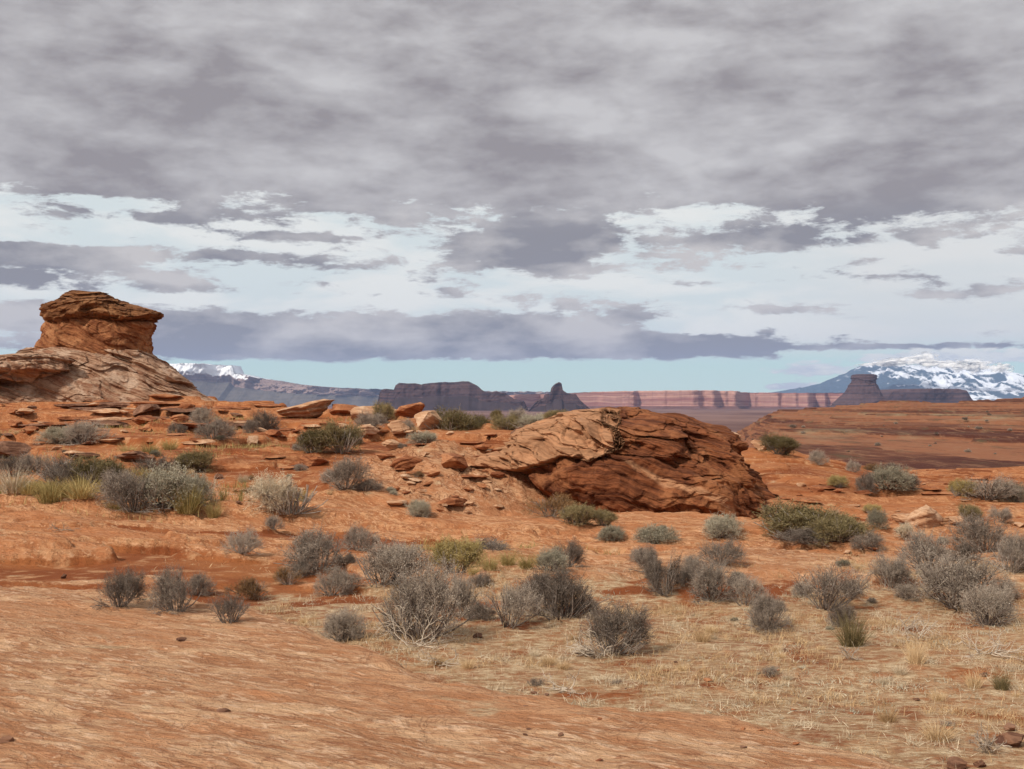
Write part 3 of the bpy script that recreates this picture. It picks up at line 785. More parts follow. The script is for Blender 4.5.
# ------------------------------------------------------------------ haze
def build_haze():
    s = 60000.; z0, z1 = -110., 2150.
    V = [(-s, -s, z0), (s, -s, z0), (s, s, z0), (-s, s, z0), (-s, -s, z1), (s, -s, z1), (s, s, z1), (-s, s, z1)]
    F = [(0, 3, 2, 1), (4, 5, 6, 7), (0, 1, 5, 4), (1, 2, 6, 5), (2, 3, 7, 6), (3, 0, 4, 7)]
    m = bpy.data.materials.new('haze_air'); m.use_nodes = True
    nt = m.node_tree; nt.nodes.clear()
    out = nt.nodes.new('ShaderNodeOutputMaterial'); pv = nt.nodes.new('ShaderNodeVolumePrincipled')
    pv.inputs['Color'].default_value = (.42, .60, 1.0, 1)
    pv.inputs['Density'].default_value = 1.15e-5
    nt.links.new(pv.outputs[0], out.inputs['Volume'])
    o = mesh_np('haze', np.array(V), F, m, smooth=False)
    tag(o, kind='stuff')
build_haze()

# ------------------------------------------------------------------ loose rocks
M_rocks = {
    'red': rock_mat('red_stone', (.17, .055, .025), (.34, .13, .055), (.42, .19, .09), bed=(.2, .1, 1), freq=9, bump=.02, fine=2.0),
    'tan': rock_mat('tan_stone', (.34, .17, .09), (.52, .31, .18), (.60, .40, .26), bed=(.2, .1, 1), freq=9, bump=.02, fine=2.0),
    'brown': rock_mat('brown_stone', (.10, .045, .028), (.22, .11, .065), (.30, .16, .10), bed=(.1, .1, 1), freq=9, bump=.02, fine=2.0),
}
_ico = {}
def ico(sub):
    if sub in _ico: return _ico[sub]
    import bmesh
    bm = bmesh.new(); bmesh.ops.create_icosphere(bm, subdivisions=sub, radius=1.0)
    V = np.array([v.co[:] for v in bm.verts]); F = np.array([[v.index for v in f.verts] for f in bm.faces]); bm.free()
    _ico[sub] = (V, F); return _ico[sub]

build_cloud('cloud', 930, 364, 36500, 125, 16, 4, 9)
build_cloud('cloud', 985, 368, 36000, 64, 14, 7, 5)

def rock_mesh(seed, flat=.5, sub=5, col='red'):
    V, F = ico(sub)
    V = V.copy()
    r = np.random.default_rng(seed)
    # cut with random planes for broken faces
    for i in range(14):
        n = r.normal(size=3); n /= np.linalg.norm(n)
        d = r.uniform(.45, .85)
        e = V @ n - d
        V = V - np.outer(np.maximum(e, 0), n)
    q = (V[:, 2] + .15 * V[:, 0] + .2 * fbm(V[:, 0], V[:, 1], V[:, 2], seed=seed, oct=2)) / .22
    f = np.floor(q); t = q - f
    h = _hash(f, f * 0, f * 0, seed) * (1 - sstep(.7, 1, t)) + _hash(f + 1, f * 0, f * 0, seed) * sstep(.7, 1, t)
    s = 1 + .07 * h + .13 * fbm(V[:, 0] * 1.6, V[:, 1] * 1.6, V[:, 2] * 1.6, seed=seed + 1, oct=5, gain=.55)
    V[:, 0] *= s; V[:, 1] *= s
    V[:, 2] = V[:, 2] * (1 + .08 * fbm(V[:, 0] * 2, V[:, 1] * 2, V[:, 2] * 2, seed=seed + 2)) * flat
    w = max(np.ptp(V[:, 0]), 1e-3)
    V /= w                              # one metre wide, base a little under z = 0
    V[:, 2] -= V[:, 2].min() + .12 * flat
    me = mesh_np('stone', V, F, M_rocks[col]); d = me.data
    bpy.data.objects.remove(me)
    return d

ROCKM = {}
def rock(u, v, w, h, col, label, name='boulder', cat='boulder', group=None, seed=None, tilt=(0, 0), loc=None, rz=None, Y=None):
    if loc is None:
        if Y is not None:
            x = (u - 512) / FOC * Y; loc = (x, Y, gz(x, Y))
            z_want = -(v - HOR) / FOC * Y
            loc = (x, Y, z_want)
        else:
            loc = find(u, v)
    Yr = loc[1]
    W = w / FOC * Yr; Hh = h / FOC * Yr
    key = (col, (seed if seed is not None else random.randrange(5)) % 7, 'f' if h < w * .3 else 'r')
    if key not in ROCKM: ROCKM[key] = rock_mesh(key[1] * 31 + (5 if key[2] == 'f' else 1) + len(col), .3 if key[2] == 'f' else .62, 5, col)
    me = ROCKM[key]
    o = bpy.data.objects.new(name, me); COL.objects.link(o)
    zs = max((me.vertices[i].co.z for i in range(0, len(me.vertices), 7)))
    o.location = (loc[0], loc[1], loc[2] + CZ - .03 * W)
    o.scale = (W, W * random.uniform(.75, 1.0), Hh / zs)
    o.rotation_euler = (tilt[0], tilt[1], random.uniform(-.3, .3) + (math.pi if random.random() < .5 else 0) if rz is None else rz)
    tag(o, label, cat, group)
    return o

for a_ in [
    (306, 417, 66, 17, 'tan', 'long tilted tan slab on the skyline left of the mesa', 'flat_rock', 'flat rock', 60, (0, -.14), 1),
    (345, 415, 40, 12, 'red', 'low red slab tucked under the right end of the long tilted slab', 'flat_rock', 'flat rock', 59, (0, -.1), 2),
    (378, 425, 52, 22, 'tan', 'rounded tan boulder on the skyline left of the red skyline rock', 'boulder', 'boulder', 57, (0, .1), 3),
    (409, 414, 34, 12, 'red', 'dark red flat rock perched on the skyline in front of the mesa', 'boulder', 'boulder', 56, (0, .08), 4),
    (398, 438, 24, 13, 'tan', 'pale round stone below the red skyline rock', 'boulder', 'boulder', None, (0, 0), 5),
    (392, 449, 22, 10, 'tan', 'small pale stone below the pale round stone in the gully', 'stone', 'stone', None, (0, 0), 6),
    (425, 428, 30, 18, 'tan', 'grey tan boulder left of the wide olive bush on the ridge', 'boulder', 'boulder', None, (0, 0), 0),
    (369, 439, 26, 10, 'tan', 'low pale slab left of the pale round stone', 'flat_rock', 'flat rock', None, (0, -.1), 1),
    (137, 459, 44, 9, 'brown', 'flat grey brown slab above the cluster of big grey shrubs', 'flat_rock', 'flat rock', None, (0, 0), 2),
    (84, 457, 27, 5, 'brown', 'thin dark slab left of the flat grey brown slab', 'flat_rock', 'flat rock', None, (0, 0), 3),
    (10, 458, 40, 18, 'brown', 'dark brown boulder at the left edge of the photo', 'boulder', 'boulder', None, (0, .1), 4),
    (146, 414, 32, 9, 'brown', 'flat grey slab lying tilted on the bench below the hoodoo', 'flat_rock', 'flat rock', None, (0, .25), 5),
    (143, 424, 26, 9, 'red', 'small red overhanging rock below the tilted grey slab', 'boulder', 'boulder', None, (0, 0), 6),
    (189, 411, 18, 8, 'red', 'brown block on the bench right of the tilted grey slab', 'boulder', 'boulder', None, (0, 0), 0),
    (183, 421, 22, 8, 'red', 'red block just left of the shrub pair below the hoodoo', 'boulder', 'boulder', None, (0, 0), 1),
    (231, 430, 14, 9, 'brown', 'small dark block right of the shrub pair below the hoodoo', 'boulder', 'boulder', None, (0, 0), 2),
    (252, 446, 13, 11, 'tan', 'small whitish stone between two shrubs on the upper left slope', 'stone', 'stone', None, (0, 0), 3),
    (315, 466, 30, 10, 'red', 'flat red stone with a thin slab beside it below the long olive shrub', 'boulder', 'boulder', None, (0, 0), 4),
    (300, 468, 24, 4, 'brown', 'thin dark slab lying left of the flat red stone', 'flat_rock', 'flat rock', None, (0, 0), 5),
    (220, 479, 9, 6, 'brown', 'small dark stone right of the cluster of big grey shrubs', 'stone', 'stone', None, (0, 0), 6),
    (65, 578, 6, 5, 'brown', 'tiny black stone alone on the red rock at left', 'stone', 'stone', None, (0, 0), 0),
    (925, 527, 46, 24, 'tan', 'pale domed boulder with a dark hollow at its foot', 'boulder', 'boulder', None, (0, 0), 1),
    (903, 523, 24, 8, 'tan', 'low pale rock just left of the pale domed boulder', 'stone', 'stone', None, (0, 0), 2),
    (951, 524, 22, 9, 'tan', 'low pale rock just right of the pale domed boulder', 'stone', 'stone', None, (0, 0), 3),
    (762, 449, 24, 9, 'tan', 'flat tan rock on the shoulder right of the big outcrop', 'boulder', 'boulder', None, (0, 0), 4),
    (728, 441, 28, 11, 'tan', 'rounded tan block on the back right shoulder of the outcrop', 'boulder', 'boulder', 36.5, (0, .1), 5),
    (712, 452, 34, 12, 'red', 'red slab leaning on the back right side of the outcrop', 'flat_rock', 'flat rock', 34.5, (0, .35), 6),
    (449, 466, 30, 13, 'red', 'dark red layered block at the upper left foot of the outcrop', 'boulder', 'boulder', None, (0, .3), 0),
    (410, 468, 34, 13, 'red', 'dark red broken ledge left of the apron beside the outcrop', 'boulder', 'boulder', None, (0, .2), 1),
    (520, 437, 20, 9, 'brown', 'dark jagged stone in the scrub behind the outcrop', 'boulder', 'boulder', None, (0, -.2), 2),
    (395, 505, 22, 5, 'tan', 'flat tan stone at the left foot of the outcrop apron', 'flat_rock', 'flat rock', None, (0, 0), 3),
    (450, 505, 34, 8, 'red', 'low red slab in the sand below the outcrop apron', 'flat_rock', 'flat rock', None, (0, 0), 4),
    (563, 527, 50, 13, 'red', 'dark red slab lying under the shaded bushes of the outcrop', 'flat_rock', 'flat rock', 27.3, (0, .12), 5),
    (536, 530, 30, 9, 'red', 'smaller red slab at the left end of the shaded bushes', 'flat_rock', 'flat rock', 27.2, (0, .2), 6),
    (1009, 744, 30, 14, 'brown', 'dark lumpy clod at the right edge of the photo', 'stone', 'stone', None, (0, 0), 0),
    (953, 766, 20, 11, 'brown', 'dark clod at the bottom edge under the pale tussock', 'stone', 'stone', None, (0, 0), 1),
    (977, 765, 12, 8, 'brown', 'small dark clod at the bottom edge right of the larger one', 'stone', 'stone', None, (0, 0), 2),
    (1008, 729, 12, 7, 'brown', 'small dark clod just above the lumpy one at the right edge', 'stone', 'stone', None, (0, 0), 3),
    (183, 640, 10, 4, 'brown', 'small dark chip on the slickrock below the three front left shrubs', 'stone', 'stone', None, (0, 0), 4),
    (224, 710, 14, 4, 'brown', 'small dark chip in the middle of the foreground slickrock', 'stone', 'stone', None, (0, 0), 5),
    (6, 740, 18, 6, 'brown', 'dark chip of stone at the lower left edge of the slickrock', 'stone', 'stone', None, (0, 0), 6),
    (534, 693, 8, 3, 'brown', 'tiny dark chip at the rim of the slickrock below the front shrubs', 'stone', 'stone', None, (0, 0), 0),
    (882, 574, 12, 7, 'brown', 'small dark stone between the shrubs right of center', 'stone', 'stone', None, (0, 0), 1),
    (478, 637, 12, 5, 'brown', 'small dark clod right of the tallest front shrub', 'stone', 'stone', None, (0, 0), 2),
]:
    u, v, w, h, col, lab, nm, cat, Y, tl, sd_ = a_
    rock(u, v, w, h, col, lab, nm, cat, seed=sd_, tilt=tl, Y=Y)

# nothing tells these small ones apart
rr = np.random.default_rng(11)
def scatter(n, u0, u1, v0, v1, wr, cols, label, group, name='stone'):
    for i in range(n):
        u, v = rr.uniform(u0, u1), rr.uniform(v0, v1)
        w = rr.uniform(*wr)
        rock(u, v, w, w * rr.uniform(.14, .42), cols[int(rr.integers(len(cols)))], label, name, 'stone', group, seed=int(rr.integers(7)), tilt=(0, rr.uniform(-.25, .25)))
scatter(46, 0, 350, 408, 450, (6, 17), ['red', 'red', 'brown', 'tan'], 'small broken sandstone block on the rubble slope below the hoodoo', 'rubble below the hoodoo')
scatter(18, 340, 500, 418, 462, (6, 16), ['tan', 'tan', 'red'], 'small broken block in the gully behind the outcrop', 'rubble in the gully')
scatter(24, 385, 500, 470, 515, (6, 16), ['tan', 'red'], 'small flat stone at the foot of the outcrop apron', 'stones on the apron')
scatter(26, 780, 1024, 478, 560, (5, 14), ['tan', 'red'], 'small stone among the right hand shrubs', 'stones among the right shrubs')
scatter(16, 230, 300, 480, 505, (3, 7), ['tan', 'brown'], 'small loose stone on the red sand left of the pale round bush', 'stones on red sand')
scatter(34, 480, 1020, 650, 765, (3, 9), ['brown', 'red', 'brown'], 'small dark clod in the dry grass at lower right', 'clods in the dry grass')

def scatter_slabs(n, u0, u1, v0, v1, wr, cols, label, group):
    for i in range(n):
        u, v = rr.uniform(u0, u1), rr.uniform(v0, v1)
        w = rr.uniform(*wr)
        o = rock(u, v, w, rr.uniform(2.2, 5), cols[int(rr.integers(len(cols)))], label, 'flat_rock', 'flat rock', group, seed=int(rr.integers(7)), tilt=(0, rr.uniform(-.06, .06)), rz=rr.uniform(-.25, .25))
        o.scale[1] = o.scale[0] * rr.uniform(.35, .7)
scatter_slabs(34, -10, 270, 398, 428, (18, 62), ['red', 'brown', 'red', 'tan'], 'thin layered ledge of red rock on the bench below the hoodoo', 'thin ledges below the hoodoo')
scatter_slabs(18, 0, 420, 425, 470, (12, 40), ['red', 'red', 'tan'], 'thin flat slab half buried in the left slope', 'half buried slabs on the left slope')
scatter_slabs(14, 395, 500, 440, 480, (14, 36), ['red', 'red'], 'thin dark red ledge left of the outcrop', 'dark ledges left of the outcrop')
scatter_slabs(10, 780, 1024, 476, 505, (14, 34), ['red'], 'thin flat slab near the right hand crest', 'thin slabs near the right crest')

# ------------------------------------------------------------------ plants
def segs_mesh(P0, P1, R0, R1, sides=3):
    """many tapered twigs as one vertex / face block"""
    n = len(P0)
    d = P1 - P0; L = np.linalg.norm(d, axis=1, keepdims=True) + 1e-9; d = d / L
    ref = np.where(np.abs(d[:, 2:3]) < .9, np.array([[0, 0, 1.]]), np.array([[1., 0, 0]]))
    a_ = np.cross(d, ref); a_ /= np.linalg.norm(a_, axis=1, keepdims=True) + 1e-9
    b_ = np.cross(d, a_)
    V = np.zeros((n, 2 * sides, 3))
    for k in range(sides):
        t = 2 * math.pi * k / sides
        o_ = a_ * math.cos(t) + b_ * math.sin(t)
        V[:, k] = P0 + o_ * R0[:, None]; V[:, sides + k] = P1 + o_ * R1[:, None]
    base = (np.arange(n) * 2 * sides)[:, None]
    F = []
    for k in range(sides):
        k2 = (k + 1) % sides
        F.append(np.concatenate([base + k, base + k2, base + sides + k2, base + sides + k], 1))
    return V.reshape(-1, 3), np.concatenate(F)

def quads(P, D, W, L, r):
    """small leaf faces at P pointing along D"""
    n = len(P)
    s_ = np.cross(D, r.normal(size=(n, 3))); s_ /= np.linalg.norm(s_, axis=1, keepdims=True) + 1e-9
    V = np.stack([P - s_ * W[:, None] * .3, P + D * L[:, None] * .5 - s_ * W[:, None] * .5, P + D * L[:, None], P + D * L[:, None] * .5 + s_ * W[:, None] * .5], 1)
    F = np.arange(4 * n).reshape(-1, 4)
    return V.reshape(-1, 3), F

def plant_mat(name, c1, c2, scale=9., trans=0.0):
    m = bpy.data.materials.new(name); m.use_nodes = True
    g = G(m.node_tree); b = g.n['Principled BSDF']
    inf = g.n.new('ShaderNodeObjectInfo')
    p = g.obj()
    n = g.noise(p, scale, 4, .65)
    fine = g.noise(p, scale * 9, 2, .6)
    f = g.add(g.mul(n, .6), g.add(g.mul(fine, .5), g.mul(g.sub(inf.outputs['Random'], .5), .22)))
    c = g.mix(g.rng(f, .42, .70), c1, c2)
    g.l.new(c, b.inputs['Base Color']); b.inputs['Roughness'].default_value = .85
    b.inputs['Specular IOR Level'].default_value = .15
    return m

M_bark = plant_mat('grey_bark', (.14, .105, .085), (.36, .30, .25))
M_deadwood = plant_mat('bleached_wood', (.30, .235, .18), (.60, .50, .39))
M_leaf = {
    'gray': plant_mat('grey_twig_foliage', (.115, .085, .066), (.46, .375, .295)),
    'sage': plant_mat('sage_foliage', (.20, .175, .12), (.48, .42, .31)),
    'olive': plant_mat('olive_foliage', (.115, .088, .038), (.33, .255, .125)),
    'pale': plant_mat('pale_foliage', (.40, .31, .21), (.72, .60, .43)),
    'green': plant_mat('yellow_green_foliage', (.24, .18, .06), (.54, .41, .18)),
    'straw': plant_mat('dry_straw', (.38, .24, .12), (.72, .53, .31)),
    'rust': plant_mat('rusty_scrub', (.14, .075, .035), (.34, .20, .09)),
}

def shrub_proto(seed, kind, upright=0.0, n0=34, dens=1.0):
    """twiggy desert shrub one metre wide, branching four times, rounded but ragged"""
    r = np.random.default_rng(seed)
    H = .72
    lobes = r.uniform(-.28, .28, size=(4, 2)); lobr = r.uniform(.20, .36, size=4); lobh = r.uniform(.34, .74, size=4)
    def inside(P):
        ok = np.zeros(len(P), bool)
        for (lx, ly), lr, lh in zip(lobes, lobr, lobh):
            ok |= ((P[:, 0] - lx) / lr) ** 2 + ((P[:, 1] - ly) / lr) ** 2 + (P[:, 2] / lh) ** 2 < 1 + r.normal(size=len(P)) * .22
        return ok
    P0, P1, R0, R1 = [], [], [], []
    tips = []
    def grow(S, D, L, rad, nseg, bend):
        pts = [S]; d = D
        for i in range(nseg):
            d = d + r.normal(size=d.shape) * bend + np.array([0, 0, .06 + upright * .12]); d /= np.linalg.norm(d, axis=1, keepdims=True)
            q = pts[-1] + d * (L / nseg)[:, None]
            q[:, 2] = np.maximum(q[:, 2], .01)
            P0.append(pts[-1]); P1.append(q)
            R0.append(rad * (1 - i / nseg * .45)); R1.append(rad * (1 - (i + 1) / nseg * .45))
            pts.append(q)
        return pts, d
    def children(pts, d, k, spread, L, rad, nseg, bend, cull=True):
        T = r.uniform(.25, 1.0, size=(len(d), k)) * (len(pts) - 1)
        st, dd, ll = [], [], []
        A = np.stack(pts)                      # nseg+1, n, 3
        for j in range(k):
            i0 = np.minimum(T[:, j].astype(int), len(pts) - 2); f = (T[:, j] - i0)[:, None]
            idx = np.arange(len(d))
            st.append(A[i0, idx] * (1 - f) + A[i0 + 1, idx] * f)
            q = d + r.normal(size=d.shape) * spread; q /= np.linalg.norm(q, axis=1, keepdims=True)
            dd.append(q); ll.append(L * r.uniform(.6, 1.2, size=len(d)))
        st, dd, ll = np.concatenate(st), np.concatenate(dd), np.concatenate(ll)
        if cull:
            ok = inside(st + dd * ll[:, None] * .7); st, dd, ll = st[ok], dd[ok], ll[ok]
        return grow(st, dd, ll, np.full(len(ll), rad), nseg, bend)
    az = r.uniform(0, 2 * math.pi, n0); el = r.uniform(.12 + upright * .5, 1.5, n0)
    D = np.stack([np.cos(az) * np.cos(el), np.sin(az) * np.cos(el), np.sin(el)], 1)
    S = np.stack([np.cos(az) * .05, np.sin(az) * .05, np.zeros(n0)], 1) * r.uniform(.2, 2.6, (n0, 1))
    pts, d = grow(S, D, r.uniform(.30, .46, n0), r.uniform(.006, .011, n0), 4, .14)
    p1, d1 = children(pts, d, 6, .5, .22, .0040, 3, .16)
    nb = sum(len(a_) for a_ in P0)
    p2, d2 = children(p1, d1, int(5 * dens), .55, .14, .0024, 2, .2)
    p3, d3 = children(p2, d2, 3, .55, .085, .0017, 2, .22)
    cut = 0; c_ = 0
    for i, a_ in enumerate(P0):
        c_ += len(a_)
        if c_ >= nb: cut = i + 1; break
    W = [np.concatenate(q[:cut]) for q in (P0, P1)] + [np.concatenate(q[:cut]) for q in (R0, R1)]
    X = [np.concatenate(q[cut:]) for q in (P0, P1)] + [np.concatenate(q[cut:]) for q in (R0, R1)]
    Vb, Fb = segs_mesh(*W)
    Vt, Ft = segs_mesh(*X)
    # tiny leaves along the finest twigs
    base = np.concatenate([p3[1], p3[2], p3[2], p2[2]])
    dirs = np.concatenate([d3, d3, d3, d2])
    k = 2
    Pl = np.repeat(base, k, 0) + r.normal(size=(len(base) * k, 3)) * .010
    Dl = np.repeat(dirs, k, 0) + r.normal(size=(len(base) * k, 3)) * .6; Dl /= np.linalg.norm(Dl, axis=1, keepdims=True)
    lw, ll = {'gray': (.0055, .014), 'sage': (.009, .020), 'olive': (.006, .034), 'pale': (.006, .02), 'green': (.006, .04), 'rust': (.008, .02)}[kind]
    Vl, Fl = quads(Pl, Dl, np.full(len(Pl), lw) * r.uniform(.6, 1.3, len(Pl)), np.full(len(Pl), ll) * r.uniform(.6, 1.4, len(Pl)), r)
    Vf = np.vstack([Vt, Vl]); Ff = np.vstack([Ft, Fl + len(Vt)])
    a1 = mesh_np('branches', Vb, Fb, M_bark); a2 = mesh_np('foliage', Vf, Ff, M_leaf[kind], smooth=False)
    w = max(np.ptp(Vf[:, 0]), np.ptp(Vf[:, 1])); hh = np.percentile(Vf[:, 2], 99.7)
    r_ = (a1.data, a2.data, w * .80, hh * .95)
    bpy.data.objects.remove(a1); bpy.data.objects.remove(a2)
    return r_

def tuft_proto(seed, kind, n=420, stiff=.5):
    """bunch grass: fine blades fanning from a tight base"""
    r = np.random.default_rng(seed)
    az = r.uniform(0, 2 * math.pi, n); lean = np.abs(r.normal(size=n)) * .42 + .05
    rad = r.uniform(0, .20, n)
    S = np.stack([np.cos(az) * rad, np.sin(az) * rad, np.zeros(n)], 1)
    D = np.stack([np.cos(az) * np.sin(lean), np.sin(az) * np.sin(lean), np.cos(lean)], 1) + r.normal(size=(n, 3)) * .12
    D /= np.linalg.norm(D, axis=1, keepdims=True)
    L = r.uniform(.25, .62, n)
    pts = [S]; d = D; Vs = []
    side = np.cross(D, r.normal(size=(n, 3))); side /= np.linalg.norm(side, axis=1, keepdims=True)
    wd = r.uniform(.003, .0065, n)[:, None]
    for i in range(3):
        d = d + np.stack([np.cos(az), np.sin(az), np.full(n, -.35)], 1) * .16 * (1 - stiff) * (i + .5); d /= np.linalg.norm(d, axis=1, keepdims=True)
        pts.append(pts[-1] + d * (L / 3)[:, None])
    rows = [np.stack([q - side * wd * (1 - i * .3), q + side * wd * (1 - i * .3)], 1) for i, q in enumerate(pts)]
    V = np.concatenate([q.reshape(-1, 3) for q in rows]); F = []
    for i in range(3):
        a_ = (np.arange(n) * 2 + i * 2 * n)[:, None]
        F.append(np.concatenate([a_, a_ + 1, a_ + 1 + 2 * n, a_ + 2 * n], 1))
    o = mesh_np('blades', V, np.concatenate(F), M_leaf[kind], smooth=False)
    me = o.data; bpy.data.objects.remove(o)
    return me, max(np.ptp(V[:, 0]), np.ptp(V[:, 1])) * .8, np.percentile(V[:, 2], 97)

PROTO = {k: [shrub_proto(s, kk, up, n0, de) for s in seeds] for k, kk, up, n0, de, seeds in [
    ('gray', 'gray', .0, 34, 1.15, (1, 2, 3, 4, 21, 22, 23)),
    ('sage', 'sage', .0, 36, 1.2, (5, 6)),
    ('olive', 'olive', .8, 46, 1.3, (7, 8)),
    ('pale', 'pale', .2, 40, 1.3, (9,)),
    ('green', 'green', 1.0, 40, 1.1, (10,)),
    ('rust', 'rust', .1, 30, 1.0, (12,)),
    ('open', 'gray', .15, 20, .85, (13, 14)),
]}
TUFT = {k: [tuft_proto(s, k) for s in (1, 2)] for k in ('straw', 'green', 'pale', 'olive')}
cnt = 0
def shrub(u, v, w, h, kind, label, Y=None, group=None, sink=.01):
    global cnt; cnt += 1
    if Y is None: x, y, z = find(u, v)
    else:
        x, y = (u - 512) / FOC * Y, Y; z = -(v - HOR) / FOC * Y
    # shift back by part of the plant's radius so that its front edge stands on the given row
    W, Hh = 1.06 * w / FOC * y, 1.03 * h / FOC * y
    if Y is None:
        y2 = y + W * .22; x = x / y * y2; y = y2; z = gz(x, y)
    rz = (cnt * 2.399) % 6.283
    if kind.startswith('tuft_'):
        me, pw, ph = TUFT[kind[5:]][cnt % 2]
        t = empty('grass_tussock', (x, y, z + CZ - sink), rz, (W / pw, W / pw, Hh / ph))
        parts = [('blades', me)]; cat = 'grass tussock'
    else:
        pr = PROTO[kind]; mb, mf, pw, ph = pr[cnt % len(pr)]
        t = empty('shrub', (x, y, z + CZ - sink), rz, (W / pw, W / pw, Hh / ph))
        parts = [('branches', mb), ('foliage', mf)]; cat = 'shrub'
    for n_, me in parts:
        o = bpy.data.objects.new(n_, me); COL.objects.link(o); o.parent = t
    tag(t, label, cat, group)
    return t

